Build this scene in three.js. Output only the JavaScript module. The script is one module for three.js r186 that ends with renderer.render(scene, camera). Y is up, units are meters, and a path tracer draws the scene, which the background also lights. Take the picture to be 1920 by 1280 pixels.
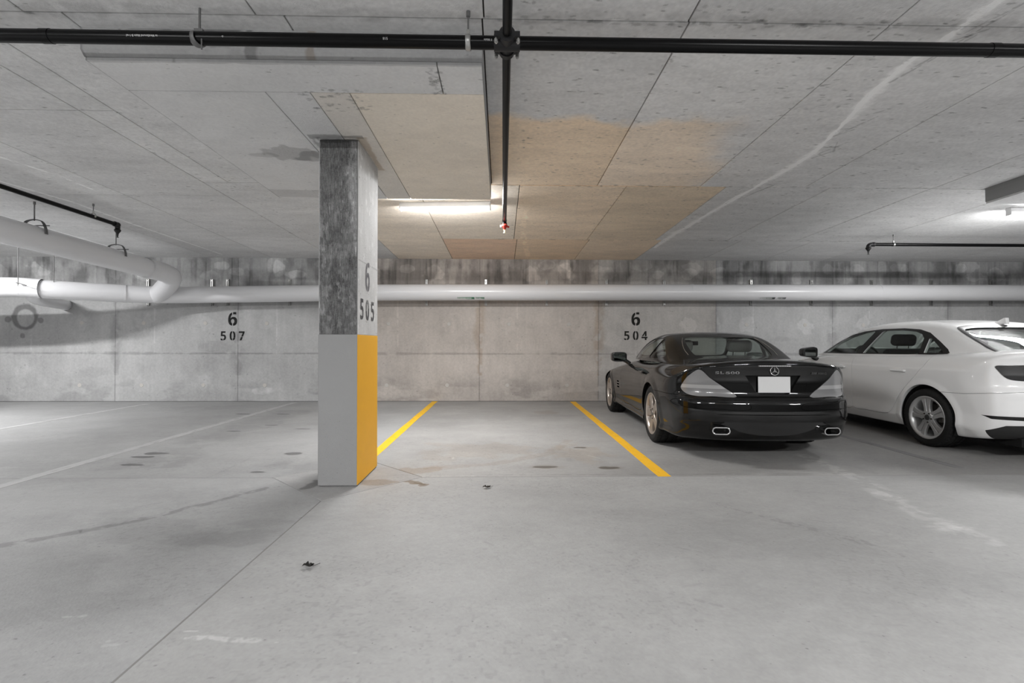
import * as THREE from 'three';
import { RoundedBoxGeometry } from 'three/addons/geometries/RoundedBoxGeometry.js';
import { TextGeometry } from 'three/addons/geometries/TextGeometry.js';
import { FontLoader } from 'three/addons/loaders/FontLoader.js';
import { mergeGeometries } from 'three/addons/utils/BufferGeometryUtils.js';
import { RectAreaLightUniformsLib } from 'three/addons/lights/RectAreaLightUniformsLib.js';
import { Brush, Evaluator, ADDITION, SUBTRACTION, INTERSECTION, HOLLOW_INTERSECTION } from 'three-bvh-csg';

// ---------------------------------------------------------------- camera, light, exposure
const scene = new THREE.Scene();
scene.background = new THREE.Color(0x000000);                       // underground: no sky
const camera = new THREE.PerspectiveCamera(68.8, 1.5, 0.05, 60);
camera.position.set(0, 1.12, 0);
camera.rotation.order = 'YXZ';
camera.rotation.set(0.0043, -0.0214, 0.002);
const renderer = new THREE.WebGLRenderer();
renderer.toneMapping = THREE.LinearToneMapping;
renderer.toneMappingExposure = 1.0;
renderer.shadowMap.enabled = true;
RectAreaLightUniformsLib.init();
const LAMP_DOWN = 330, LAMP_SIDE = 400, LAMP_GLOW = 5;             // area lights under and beside each round-lensed tube lamp, glow of its diffuser
// tube lamps: centre x, z, turn, length. The bay row stands behind the drop panels, the lane row behind the camera
const LAMPS = [
  [-0.69, -6.1, -0.07, 1.12, 'white tube lamp glowing on the ceiling beside the sprinkler pipe', 0.85],
  [6.95, -6.13, 0, 1.16, 'white tube lamp at the right edge behind the far drop panel', 0.9],
  [-8.3, -6.1, 0, 1.16, 'white tube lamp over the bays left of the pipe junction', 1.7],
  [-7.5, 1.3, 0, 1.16, 'white tube lamp over the drive lane, first of five', 1.7],
  [-3.9, 1.3, 0, 1.16, 'white tube lamp over the drive lane, second of five', 1.25],
  [-0.3, 1.3, 0, 1.16, 'unseen white tube lamp added over the drive lane, third of five', 0.5],  // added out of view to brighten the sedan flank and even the light
  [3.3, 1.3, 0, 1.16, 'white tube lamp over the drive lane, fourth of five', 1.6],
  [6.9, 1.3, 0, 1.16, 'white tube lamp over the drive lane, last of five', 1.45],
];
const CEIL0 = 2.98, SLOPE = 0.0225;                                 // soffit height at the camera; it falls toward the back wall
const ceilY = (z) => CEIL0 + SLOPE * z;

// ---------------------------------------------------------------- helpers
let seed = 7;
const rnd = () => { seed = (seed + 0x6d2b79f5) | 0; let t = Math.imul(seed ^ (seed >>> 15), 1 | seed); t = (t + Math.imul(t ^ (t >>> 7), 61 | t)) ^ t; return ((t ^ (t >>> 14)) >>> 0) / 4294967296; };
const rr = (a, b) => a + (b - a) * rnd();
const clamp = (v, a, b) => Math.min(b, Math.max(a, v));
const sst = (a, b, v) => { const t = clamp((v - a) / (b - a), 0, 1); return t * t * (3 - 2 * t); };
const NT = new Float32Array(65536); for (let i = 0; i < 65536; i++) NT[i] = rnd();
function vn(x, y) {
  const xi = Math.floor(x), yi = Math.floor(y), fx = x - xi, fy = y - yi, u = fx * fx * (3 - 2 * fx), v = fy * fy * (3 - 2 * fy);
  const a = (yi & 255) << 8, b = ((yi + 1) & 255) << 8, c = xi & 255, d = (xi + 1) & 255;
  const p = NT[a + c] + (NT[a + d] - NT[a + c]) * u, q = NT[b + c] + (NT[b + d] - NT[b + c]) * u;
  return p + (q - p) * v;
}
function fbm(x, y, n = 4) { let s = 0, a = 0.5, t = 0; for (let i = 0; i < n; i++) { s += a * vn(x + 17.3 * i, y + 9.1 * i); t += a; a *= 0.5; x *= 2.03; y *= 2.03; } return s / t; }

const names = new Map();
function numbered(n) { const k = names.get(n) || 0; names.set(n, k + 1); return k ? n + '_' + String(k).padStart(3, '0') : n; }
function dress(o) { o.castShadow = true; o.receiveShadow = true; return o; }
function tag(o, label, category, group, kind) {
  if (label) o.userData.label = label;
  if (category) o.userData.category = category;
  if (group) o.userData.group = group;
  if (kind) o.userData.kind = kind;
  return o;
}
function thing(name, label, category, group) { const g = new THREE.Group(); g.name = numbered(name); scene.add(g); return tag(g, label, category, group); }
function struct(name, geo, m) { const o = geo ? dress(new THREE.Mesh(geo, m)) : new THREE.Group(); o.name = numbered(name); o.userData.kind = 'structure'; scene.add(o); return o; }
function part(name, geo, m, parent, label) { const o = dress(new THREE.Mesh(geo || new THREE.BufferGeometry(), m)); o.name = name; parent.add(o); if (label) o.userData.label = label; return o; }
function std(c, rough = 0.8, metal = 0, extra = {}) { return new THREE.MeshStandardMaterial({ color: c, roughness: rough, metalness: metal, ...extra }); }
const T = (g, x = 0, y = 0, z = 0) => g.translate(x, y, z);
const box = (x0, x1, y0, y1, z0, z1) => new THREE.BoxGeometry(x1 - x0, y1 - y0, z1 - z0).translate((x0 + x1) / 2, (y0 + y1) / 2, (z0 + z1) / 2);
function rod(a, b, r, n = 16) {                                     // a round bar between two points
  const A = new THREE.Vector3(...a), B = new THREE.Vector3(...b), d = B.clone().sub(A), g = new THREE.CylinderGeometry(r, r, d.length(), n, 1);
  g.applyQuaternion(new THREE.Quaternion().setFromUnitVectors(new THREE.Vector3(0, 1, 0), d.normalize()));
  const m = A.add(B).multiplyScalar(0.5); return g.translate(m.x, m.y, m.z);
}
const path = (pts, tension = 0.5) => new THREE.CatmullRomCurve3(pts.map((p) => new THREE.Vector3(...p)), false, 'catmullrom', tension);
function tube(curve, r, n = 80, m = 20) { return new THREE.TubeGeometry(curve, n, r, m, false); }
const merge = (l) => mergeGeometries(l.map((g) => { const h = g.index ? g.toNonIndexed() : g; for (const k of Object.keys(h.attributes)) if (!['position', 'normal', 'uv'].includes(k)) h.deleteAttribute(k); return h; }));

// uv in world metres on a chosen pair of axes, mapped to the rectangle [a0,a1] x [b0,b1]
function worldUV(g, ax, a0, a1, bx, b0, b1) {
  const p = g.attributes.position, uv = new Float32Array(p.count * 2), get = { x: (i) => p.getX(i), y: (i) => p.getY(i), z: (i) => p.getZ(i) };
  for (let i = 0; i < p.count; i++) { uv[2 * i] = (get[ax](i) - a0) / (a1 - a0); uv[2 * i + 1] = (get[bx](i) - b0) / (b1 - b0); }
  g.setAttribute('uv', new THREE.BufferAttribute(uv, 2)); return g;
}
// a texture over [a0,a1] x [b0,b1] metres; fn(a, b) gives a tone (1 = base), stamps then work on it
class Sheet {
  constructor(w, h, a0, a1, b0, b1) { Object.assign(this, { w, h, a0, a1, b0, b1 }); this.t = new Float32Array(w * h); this.warm = new Float32Array(w * h); this.ka = w / (a1 - a0); this.kb = h / (b1 - b0); }
  fill(fn) { for (let j = 0, k = 0; j < this.h; j++) { const b = this.b0 + (j + 0.5) / this.kb; for (let i = 0; i < this.w; i++, k++) this.t[k] = fn(this.a0 + (i + 0.5) / this.ka, b); } return this; }
  area(a, b, ra, rb, fn) {
    const x = (a - this.a0) * this.ka, y = (b - this.b0) * this.kb, rx = Math.abs(ra * this.ka), ry = Math.abs(rb * this.kb);
    for (let j = Math.max(0, Math.floor(y - ry)); j <= Math.min(this.h - 1, Math.ceil(y + ry)); j++) for (let i = Math.max(0, Math.floor(x - rx)); i <= Math.min(this.w - 1, Math.ceil(x + rx)); i++) {
      const u = (i + 0.5) / this.ka + this.a0 - a, v = (j + 0.5) / this.kb + this.b0 - b; fn(j * this.w + i, u, v);
    }
  }
  // a patch with a ragged outline of its own
  blob(a, b, ra, rb, amount, { rag = 0.5, edge = 0.25, freq = 6, turn = 0, warm = 0 } = {}) {
    const R = Math.max(Math.abs(ra), Math.abs(rb)) * 1.6, c = Math.cos(turn), s = Math.sin(turn), oa = rr(0, 90), ob = rr(0, 90);
    this.area(a, b, R, R, (k, u, v) => {
      const p = (u * c + v * s) / ra, q = (-u * s + v * c) / rb, d = Math.hypot(p, q) + rag * (fbm((u + oa) * freq, (v + ob) * freq, 3) - 0.5) * 2, m = 1 - sst(1 - edge, 1 + edge, d);
      this.t[k] *= 1 + amount * m; this.warm[k] += warm * m;
    }); return this;
  }
  line(pts, width, amount, { rag = 0.4, breakup = 0, edge = 0.4, warm = 0, freq = 5, wob = 0 } = {}) {
    const o = rr(0, 90);
    for (let n = 0; n + 1 < pts.length; n++) {
      const [a0, b0, w0 = 1] = pts[n], [a1, b1, w1 = 1] = pts[n + 1], L = Math.hypot(a1 - a0, b1 - b0), M = width * 2.2 + L / 2 + wob;
      this.area((a0 + a1) / 2, (b0 + b1) / 2, Math.abs(a1 - a0) / 2 + width * 2.5 + wob, Math.abs(b1 - b0) / 2 + width * 2.5 + wob, (k, u, v) => {
        const pa = u + (a0 + a1) / 2, pb = v + (b0 + b1) / 2, tt = ((pa - a0) * (a1 - a0) + (pb - b0) * (b1 - b0)) / (L * L);
        if (tt < 0 || tt >= 1) return;
        const side = ((pa - a0) * (b1 - b0) - (pb - b0) * (a1 - a0)) / L + wob * (fbm(pa * 2 + o, pb * 2, 3) - 0.5) * 2;
        const w = width * (w0 + (w1 - w0) * tt) * (1 + rag * (fbm(pa * freq + o, pb * freq, 3) - 0.5) * 2);
        const m = (1 - sst(1 - edge, 1 + edge, Math.abs(side) / w)) * (breakup ? sst(breakup - 0.12, breakup + 0.12, fbm(pa * freq * 2 + o, pb * freq * 2 + 5, 3)) : 1);
        this.t[k] *= 1 + amount * m; this.warm[k] += warm * m;
      });
    } return this;
  }
  specks(n, a0, a1, b0, b1, r0, r1, amount, stretch = 1, turn = 0) {
    for (let i = 0; i < n; i++) { const r = rr(r0, r1); this.blob(rr(a0, a1), rr(b0, b1), r * stretch * rr(0.6, 1.6), r, amount * rr(0.4, 1), { rag: 0.6, freq: 1.2 / r, turn: turn + rr(-0.25, 0.25), edge: 0.35 }); } return this;
  }
  tex(base) {                                                       // base: linear albedo at tone 1
    const d = new Uint8Array(this.w * this.h * 4);
    for (let k = 0; k < this.w * this.h; k++) {
      const v = base * this.t[k], q = this.warm[k];
      for (let c = 0; c < 3; c++) { const l = clamp(v * (1 + q * [0.28, 0, -0.3][c]), 0, 1); d[4 * k + c] = 255 * (l < 0.0031308 ? 12.92 * l : 1.055 * Math.pow(l, 1 / 2.4) - 0.055) + 0.5; }
      d[4 * k + 3] = 255;
    }
    const t = new THREE.DataTexture(d, this.w, this.h); t.colorSpace = THREE.SRGBColorSpace; t.magFilter = THREE.LinearFilter; t.minFilter = THREE.LinearMipmapLinearFilter; t.generateMipmaps = true;
    t.wrapS = t.wrapT = THREE.MirroredRepeatWrapping; t.needsUpdate = true; return t;
  }
}
function bumpTex(n, fn) {
  const d = new Uint8Array(n * n * 4);
  for (let j = 0, k = 0; j < n; j++) for (let i = 0; i < n; i++, k += 4) { const v = 255 * clamp(fn(i / n, j / n), 0, 1); d[k] = d[k + 1] = d[k + 2] = v; d[k + 3] = 255; }
  const t = new THREE.DataTexture(d, n, n); t.magFilter = THREE.LinearFilter; t.wrapS = t.wrapT = THREE.RepeatWrapping; t.needsUpdate = true; return t;
}
const fineBump = bumpTex(512, (u, v) => 0.35 * vn(u * 256, v * 256) + 0.4 * vn(u * 128, v * 128) + 0.25 * vn(u * 16, v * 16));
function bumpFor(wm, hm, cell = 1.1) { const t = fineBump.clone(); t.repeat.set(wm / cell, hm / cell); t.needsUpdate = true; return t; }
function concrete(tex, wm, hm, color = 0xffffff, rough = 0.85, bump = 0.0025) { return new THREE.MeshStandardMaterial({ map: tex, color, roughness: rough, bumpMap: bumpFor(wm, hm), bumpScale: bump }); }

// colours picked on the bare concrete: neutral grey, and the tan / ochre of the warm panels
const GREY = new THREE.Color(1, 1, 1);
const tint = (r, g, b) => new THREE.Color().setRGB(r, g, b);

// ================================================================ FLOOR
const floor = struct('floor', box(-15, 15, -0.3, -0.06, -10, 9.3), std(0x555555, 0.95));
const JX = -1.28, JZ = -4.2, DI = 0.62;                            // saw-cut joints through the column, diamond around it
const floorBase = (a, b) => 1 + 0.27 * (fbm(a * 0.7, b * 1.1, 5) - 0.5) + 0.19 * (fbm(a * 3.1 + 0.6 * b, b * 4.3, 4) - 0.5) + 0.12 * (fbm(a * 19, b * 30, 3) - 0.5) + 0.09 * (vn(a * 90, b * 90) - 0.5) - 0.11 * sst(0.72, 0.86, vn(a * 62 + 5, b * 62)) * sst(0.45, 0.65, fbm(a * 1.7 + 8, b * 1.7, 3));
function slab(outline, sheet, base, color, rough) {
  const sh = new THREE.Shape(outline.map(([x, z]) => new THREE.Vector2(x, -z)));
  const g = new THREE.ExtrudeGeometry(sh, { depth: 0.056, bevelEnabled: true, bevelSize: 0.003, bevelThickness: 0.003, bevelOffset: -0.0055, bevelSegments: 1, curveSegments: 2 });
  g.rotateX(-Math.PI / 2); g.translate(0, -0.059, 0);
  worldUV(g, 'x', sheet.a0, sheet.a1, 'z', sheet.b0, sheet.b1);
  const m = concrete(sheet.tex(base), sheet.a1 - sheet.a0, sheet.b1 - sheet.b0, color, rough, 0.0012);
  return part('slab', g, m, floor);
}
const FL = 0.315;
{ // near right slab, under the camera
  const s = new Sheet(2048, 2048, JX, 6.7, -4.25, 3.7).fill((a, b) => floorBase(a, b) * (1 + 0.10 * (fbm(a * 0.5 + 3, b * 0.5, 3) - 0.5)));
  s.line([[2.98, -4.2, 1.2], [2.92, -3.9, 1], [2.83, -3.62, 1.2], [2.76, -3.3, 0.9], [2.75, -3.0, 1.6], [2.79, -2.72, 0.6]], 0.07, 0.22, { rag: 0.9, breakup: 0.45, freq: 7 });
  s.blob(2.76, -3.02, 0.13, 0.09, 0.16, { rag: 0.7, freq: 9 }).blob(2.84, -3.63, 0.09, 0.12, 0.14, { rag: 0.8, freq: 9 });
  s.line([[1.5, -3.5], [1.75, -3.15], [2.0, -2.85], [2.15, -2.6]], 0.03, -0.2, { rag: 0.8, breakup: 0.55, freq: 16 });
  for (let i = 0; i < 60; i++) { const a = rr(-1, 4), b = rr(-3.9, -1.2), l = rr(0.05, 0.3), q = rr(-0.5, 0.9); s.line([[a, b], [a + l * Math.cos(q), b + l * Math.sin(q)]], rr(0.003, 0.012), rr(-0.14, 0.06), { breakup: 0.5, freq: 14 }); }
  s.blob(-0.1, -3.2, 0.5, 0.25, -0.05, { rag: 1, freq: 4 }).blob(0.9, -2.2, 0.7, 0.35, 0.05, { rag: 1 }).blob(2.2, -1.6, 0.8, 0.5, 0.05, { rag: 1 }).blob(1.6, -2.9, 0.5, 0.3, -0.06, { rag: 1, freq: 4 });
  s.specks(900, -1.2, 3.5, -4.1, -1.2, 0.0012, 0.0035, -0.5).specks(14, -1.2, 2.6, -3.6, -1.3, 0.003, 0.007, -0.3, 2).specks(9, -0.9, 0.5, -2.0, -1.55, 0.003, 0.008, 0.25, 1.5);
  s.blob(-0.72, -4.06, 0.075, 0.045, -0.55, { rag: 0.9, freq: 16, warm: 0.8, turn: 0.5, edge: 0.1 }).blob(-0.6, -3.97, 0.045, 0.035, -0.58, { rag: 0.9, freq: 20, warm: 0.8, edge: 0.1 }).line([[-0.7, -4.03], [-0.6, -3.98]], 0.012, -0.5, { rag: 1, freq: 20, warm: 0.8 }).blob(-0.98, -3.98, 0.16, 0.06, -0.08, { rag: 0.8, freq: 8, warm: 0.3, turn: -0.3 });
  s.line([[-0.9, -1.9], [-1.2, -1.93]], 0.012, 0.35, { rag: 0.9, breakup: 0.5, freq: 20 }).blob(-1.2, -1.97, 0.03, 0.008, 0.4, { freq: 20 });
  s.line([[1.05, -1.62], [1.12, -1.6]], 0.006, -0.5, {});
  slab([[JX, 3.7], [JX, JZ + DI], [JX + DI, JZ], [6.45, JZ], [6.45, 3.7]], s, FL, tint(1, 0.995, 0.985), 0.62);
}
{ // near left slab
  const s = new Sheet(1400, 1024, -9.0, JX, -4.25, 0).fill((a, b) => floorBase(a + 31, b));
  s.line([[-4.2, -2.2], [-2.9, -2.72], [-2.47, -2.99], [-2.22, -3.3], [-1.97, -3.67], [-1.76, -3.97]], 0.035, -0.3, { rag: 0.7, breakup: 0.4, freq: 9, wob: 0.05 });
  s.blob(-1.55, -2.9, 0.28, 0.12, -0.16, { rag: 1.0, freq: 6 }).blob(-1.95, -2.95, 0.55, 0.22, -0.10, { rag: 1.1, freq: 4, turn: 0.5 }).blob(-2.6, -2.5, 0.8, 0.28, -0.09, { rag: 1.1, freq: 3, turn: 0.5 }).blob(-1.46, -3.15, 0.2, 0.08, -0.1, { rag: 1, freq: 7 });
  for (let i = 0; i < 40; i++) { const a = rr(-5, -1.4), b = rr(-4.1, -1.6), l = rr(0.1, 0.5), q = rr(-1.0, -0.4); s.line([[a, b], [a - l * Math.cos(q) * 0.6, b - l * Math.sin(q)]], rr(0.004, 0.015), rr(-0.12, 0.05), { breakup: 0.5, freq: 12 }); }
  s.specks(600, -4, JX, -3.8, -1.2, 0.0015, 0.004, -0.5).specks(6, -2.2, -1.3, -2.1, -1.8, 0.004, 0.012, 0.3, 2);
  slab([[-9, 0], [-9, JZ], [JX - DI, JZ], [JX, JZ + DI], [JX, 0]], s, FL, GREY, 0.65);
  const r = new Sheet(256, 256, -9, JX, 0, 3.7).fill(floorBase);
  slab([[-9, 3.7], [-9, 0], [JX, 0], [JX, 3.7]], r, FL, GREY, 0.65);
}
{ // empty bay and car bays
  const s = new Sheet(2048, 1024, JX, 10.1, -9.75, -4.15).fill((a, b) => floorBase(a + 57, b + 11) * (1 - 0.10 * sst(0.45, 0.75, fbm(a * 1.3, b * 1.3 + 8, 4)) * (a > 1.5 ? 1.4 : 1)));
  const oil = (a, b, ra, rb) => s.blob(a, b, ra, rb, -0.62, { rag: 0.35, freq: 12, edge: 0.15, warm: 0.3 }).blob(a + 0.05, b, ra * 1.6, rb * 1.5, -0.1, { rag: 0.6, warm: 0.1 });
  oil(0.40, -4.53, 0.115, 0.045); oil(0.975, -4.49, 0.085, 0.05); oil(0.85, -5.37, 0.07, 0.035);
  s.blob(0.75, -8.1, 0.22, 0.2, -0.12, { rag: 0.8, warm: 0.15 }).blob(0.84, -5.1, 0.3, 0.35, -0.05, { rag: 0.9, warm: 0.2 });
  s.blob(-0.35, -5.2, 0.5, 0.35, -0.07, { rag: 1, warm: 0.15, freq: 4 }).blob(-0.75, -4.42, 0.24, 0.1, -0.2, { rag: 1, warm: 0.35, freq: 8, turn: -0.4 });
  s.line([[-0.7, -4.5], [-0.1, -4.62], [0.5, -5.1], [0.8, -5.8]], 0.06, -0.10, { rag: 0.8, warm: 0.15, breakup: 0.3 });
  s.line([[-0.7, -4.21], [-0.2, -4.23]], 0.012, 0.25, { breakup: 0.45, freq: 16 }).line([[-0.2, -4.26], [3, -4.26]], 0.012, -0.2, { breakup: 0.5, freq: 9 });
  s.blob(-0.47, -4.9, 0.015, 0.05, 0.25, {}).line([[0.87, -5.0], [0.97, -4.86]], 0.01, 0.3, { freq: 20 });
  s.line([[3.0, -5.05, 1], [3.04, -4.7, 1], [2.97, -4.2, 1]], 0.07, 0.28, { rag: 0.9, breakup: 0.5, freq: 8 });
  for (let i = 0; i < 60; i++) { const a = rr(-1, 6), b = rr(-9.4, -4.4), l = rr(0.2, 1.2); s.line([[a, b], [a + rr(-0.06, 0.06), b + l]], rr(0.01, 0.04), rr(-0.09, 0.06), { breakup: 0.5, freq: 3 }); }
  s.specks(220, -1.2, 6, -9.4, -4.3, 0.004, 0.012, -0.3);
  slab([[JX + DI, JZ], [JX, JZ - DI], [JX, -9.7], [10, -9.7], [10, JZ]], s, FL, tint(0.97, 0.955, 0.935), 0.6);
}
{ // bays left of the column
  const s = new Sheet(1400, 1024, -10.1, JX, -9.75, -4.15).fill((a, b) => floorBase(a + 91, b + 40));
  for (const [a, b, ra, rb] of [[-3.5, -5.13, 0.12, 0.05], [-3.53, -4.98, 0.11, 0.04], [-3.39, -4.66, 0.1, 0.035], [-2.11, -5.11, 0.09, 0.06], [-2.1, -4.38, 0.07, 0.035], [-3.39, -6.42, 0.1, 0.03], [-2.6, -6.58, 0.12, 0.03], [-3.13, -6.88, 0.1, 0.03], [-4.04, -7.97, 0.16, 0.05], [-3.45, -7.96, 0.1, 0.04]])
    s.blob(a, b, ra, rb, -0.55, { rag: 0.5, freq: 10, edge: 0.2, turn: 0.1 });
  s.line([[-3.2, -4.5], [-3.4, -5.6], [-3.35, -6.6], [-3.4, -8.4]], 0.26, -0.13, { rag: 0.9, breakup: 0.35, freq: 3 }).line([[-4.8, -4.6], [-4.7, -9]], 0.5, -0.08, { rag: 0.8, freq: 2 }).blob(-1.9, -4.6, 0.3, 0.15, -0.1, { rag: 1 });
  for (let i = 0; i < 50; i++) { const a = rr(-9, -1.4), b = rr(-9.4, -4.4), l = rr(0.2, 1.4); s.line([[a, b], [a + rr(-0.1, 0.1), b + l]], rr(0.01, 0.04), rr(-0.09, 0.08), { breakup: 0.5, freq: 3 }); }
  slab([[-10, JZ], [-10, -9.7], [JX, -9.7], [JX, JZ - DI], [JX - DI, JZ]], s, FL, GREY, 0.62);
  const d = new Sheet(256, 256, JX - DI, JX + DI, JZ - DI, JZ + DI).fill((a, b) => floorBase(a * 1.3, b * 1.3));
  d.blob(-1.02, -4.05, 0.14, 0.07, -0.3, { rag: 0.8, freq: 9, warm: 0.4 }).blob(-1.5, -3.98, 0.06, 0.1, -0.45, { rag: 0.8, freq: 12 });
  slab([[JX - DI, JZ], [JX, JZ - DI], [JX + DI, JZ], [JX, JZ + DI]], d, FL, tint(1, 0.99, 0.98), 0.7);
}
{ // the rest of the deck
  const s = new Sheet(256, 256, -15, 15, -10, 10).fill(floorBase), q = 0.004;
  for (const o of [[[10, JZ], [10, -9.7], [15, -9.7], [15, JZ]], [[6.45, 3.7], [6.45, JZ], [15, JZ], [15, 3.7]], [[-15, JZ], [-15, -9.7], [-10, -9.7], [-10, JZ]], [[-15, 3.7], [-15, JZ], [-9, JZ], [-9, 3.7]], [[-15, 9.2], [-15, 3.7], [15, 3.7], [15, 9.2]]]) slab(o, s, FL, GREY, 0.65);
}
// sealant in the saw cuts
const sealM = std(0x262626, 0.9), groutM = std(0x7c7b79, 0.9);
part('joint_sealant', box(-9, JX - DI, -0.02, -0.002, JZ - 0.0065, JZ + 0.0065), sealM, floor); part('joint_sealant', box(JX - 0.0065, JX + 0.0065, -0.02, -0.0012, JZ + DI, 3.7), groutM, floor); part('joint_sealant', box(JX + DI, 6.45, -0.02, -0.0012, JZ - 0.0065, JZ + 0.0065), groutM, floor); part('joint_sealant', box(JX - 0.0065, JX + 0.0065, -0.02, -0.0012, -9.7, JZ - DI), groutM, floor);
// painted stall lines, a skin of paint on the slab
const paintBump = bumpFor(1, 5, 0.4);
function stallLine(x, w, z0, z1, color, wear, label, pos = 0) {
  const n = 40, g = new THREE.BoxGeometry(w, 0.0016, z1 - z0, 1, 1, n).translate(x, 0.001, (z0 + z1) / 2);
  const p = g.attributes.position;
  for (let i = 0; i < p.count; i++) p.setX(i, p.getX(i) + 0.006 * (fbm(p.getZ(i) * 2.3 + x * 9, p.getX(i) > x ? 3 : 8, 3) - 0.5) * 2);
  worldUV(g, 'x', x - 0.25, x + 0.25, 'z', -9.7, -3.5);
  const s = new Sheet(128, 1024, x - 0.25, x + 0.25, -9.7, -3.5).fill((a, b) => 1 - wear * sst(0.55, 0.72, fbm(a * 30, b * 9, 4)) - 0.06 * vn(a * 120, b * 120));
  const m = new THREE.MeshStandardMaterial({ map: s.tex(1), color, roughness: 0.6, bumpMap: paintBump, bumpScale: 0.0008 });
  return part('stall_line', g, m, floor, label);
}
stallLine(-1.28, 0.10, -9.68, -4.72, 0xf0bc1c, 0.12, 'yellow painted stall line behind the column');
stallLine(1.382, 0.108, -9.62, -4.19, 0xefb722, 0.08, 'yellow painted stall line beside the black car');
stallLine(-3.9, 0.11, -9.5, -3.6, 0xadadad, 0.2, 'faded grey stall line left of the column');
stallLine(-6.5, 0.10, -9.3, -4.2, 0xb2b2b2, 0.2, 'faded grey stall line below the pipe junction');
stallLine(4.17, 0.09, -9.4, -4.45, 0x868686, 0.25, 'worn grey stall line between the two cars');

// ================================================================ BACK WALL
const WZ = -9.7;
const wall = struct('wall_back', box(-15, 15, 0, 2.80, WZ - 0.35, WZ - 0.06), std(0x4a4a4a, 0.95));
const SEAM = 2.32, S0 = 1.893;                                     // form-panel seams
const ties = [];
for (let k = -9; k < 9; k++) { ties.push([0.116 + 1.167 * k, 0.31]); ties.push([0.15 + 1.167 * k, 1.5]); }
function wallSheet(a0, a1) {
  const s = new Sheet(2048, 560, a0, a1, 0, 2.80);
  s.fill((a, b) => {
    let v = 1 + 0.30 * (fbm(a * 0.9, b * 1.2, 4) - 0.5) + 0.22 * (fbm(a * 4.5, b * 3, 4) - 0.5) + 0.12 * (vn(a * 40, b * 40) - 0.5) + 0.10 * (fbm(a * 22, b * 1.4, 3) - 0.5);
    const top = sst(2.05, 2.35, b + 0.25 * (fbm(a * 1.3, 4.4, 3) - 0.5));                    // streaky stains, with shade from the ceiling lamps painted in along the top
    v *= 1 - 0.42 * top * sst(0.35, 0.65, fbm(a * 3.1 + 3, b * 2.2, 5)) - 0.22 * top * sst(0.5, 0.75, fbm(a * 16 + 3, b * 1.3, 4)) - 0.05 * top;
    v *= 1 + 0.10 * sst(0.62, 0.72, fbm(a * 26, b * 0.7 + 9, 2)) * sst(1.6, 2.5, b);
    v *= 1 - 0.20 * sst(0.52, 0.7, fbm(a * 2.2 + 7, b * 6, 4)) * (1 - sst(0.15, 0.55, b));      // broken dark blotches toward the bottom
    return v;
  });
  for (let k = -8; k < 8; k++) {
    const x = S0 + SEAM * k; if (x < a0 - 1 || x > a1 + 1) continue;
    s.line([[x + 0.02, 0.5, 0.8], [x, 1.3, 1.5], [x + 0.01, 2.1, 1]], 0.07, -0.20, { rag: 0.9, breakup: 0.42, freq: 3.2, warm: x > -2.5 && x < 2.5 ? 0.25 : 0, edge: 0.6 });
    s.line([[x, 0], [x + 0.006, 2.78]], 0.012, -0.22, { breakup: 0.3, freq: 4 });
    s.line([[x - SEAM, 0.92], [x, 0.925]], 0.02, -0.2, { breakup: 0.42, freq: 3, rag: 1 });
    s.line([[x + 0.74, 0.9], [x + 0.74, 2.2]], 0.015, 0.16, { breakup: 0.5, freq: 6 });
    for (let q = 0; q < 5; q++) s.blob(x + rr(0, SEAM), rr(2.38, 2.68), rr(0.08, 0.22), rr(0.06, 0.18), rr(0.18, 0.34), { rag: 0.55, freq: 7, edge: 0.08 });
    for (let q = 0; q < 4; q++) s.blob(x + rr(0, SEAM), rr(0.1, 1.9), rr(0.1, 0.35), rr(0.06, 0.2), rr(-0.12, 0.12), { rag: 1, freq: 5 });
  }
  for (const [x, y] of ties) if (x > a0 - 0.3 && x < a1 + 0.3) { s.blob(x, y, 0.14, 0.15, y > 1 && x > 3 ? 0.2 : 0.10, { rag: 0.7, freq: 9, edge: 0.15 }); s.blob(x + 0.01, y, 0.19, 0.18, -0.05, { rag: 0.6, freq: 8 }); }
  if (a0 < -5) {
    s.blob(-9.08, 1.62, 0.25, 0.24, -0.55, { rag: 0.12, freq: 6, edge: 0.1 }).blob(-9.07, 1.59, 0.17, 0.16, 1.05, { rag: 0.15, freq: 6, edge: 0.12 }).blob(-8.78, 1.54, 0.05, 0.05, -0.4, {}).blob(-9.4, 1.56, 0.05, 0.05, -0.4, {}).blob(-9.12, 1.25, 0.05, 0.05, -0.4, {});
    s.blob(-4.55, 0.2, 0.22, 0.07, 0.2, { rag: 0.5, freq: 8, edge: 0.1 });
  }
  s.specks(260, a0, a1, 0.05, 1.9, 0.004, 0.012, -0.3);
  return s;
}
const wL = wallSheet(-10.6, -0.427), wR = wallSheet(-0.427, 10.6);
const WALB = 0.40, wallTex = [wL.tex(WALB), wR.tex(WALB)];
for (let k = -7; k <= 5; k++) {
  const x0 = Math.max(-14.9, S0 + SEAM * k), x1 = Math.min(14.9, S0 + SEAM * (k + 1)); if (x1 <= x0) continue;
  const left = x1 < 0, c = { '-2': tint(1.12, 1.02, 0.94), '-1': tint(1.12, 1.02, 0.94), 0: tint(1.03, 0.985, 0.94) }[k] || GREY, sheet = left ? wL : wR;
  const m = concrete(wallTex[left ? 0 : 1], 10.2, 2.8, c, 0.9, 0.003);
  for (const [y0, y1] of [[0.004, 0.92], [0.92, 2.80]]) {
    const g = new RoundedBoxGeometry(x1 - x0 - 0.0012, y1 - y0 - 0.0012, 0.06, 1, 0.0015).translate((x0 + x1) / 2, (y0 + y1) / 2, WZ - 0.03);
    part('form_panel', worldUV(g, 'x', sheet.a0, sheet.a1, 'y', 0, 2.8), m, wall);
  }
}
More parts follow.
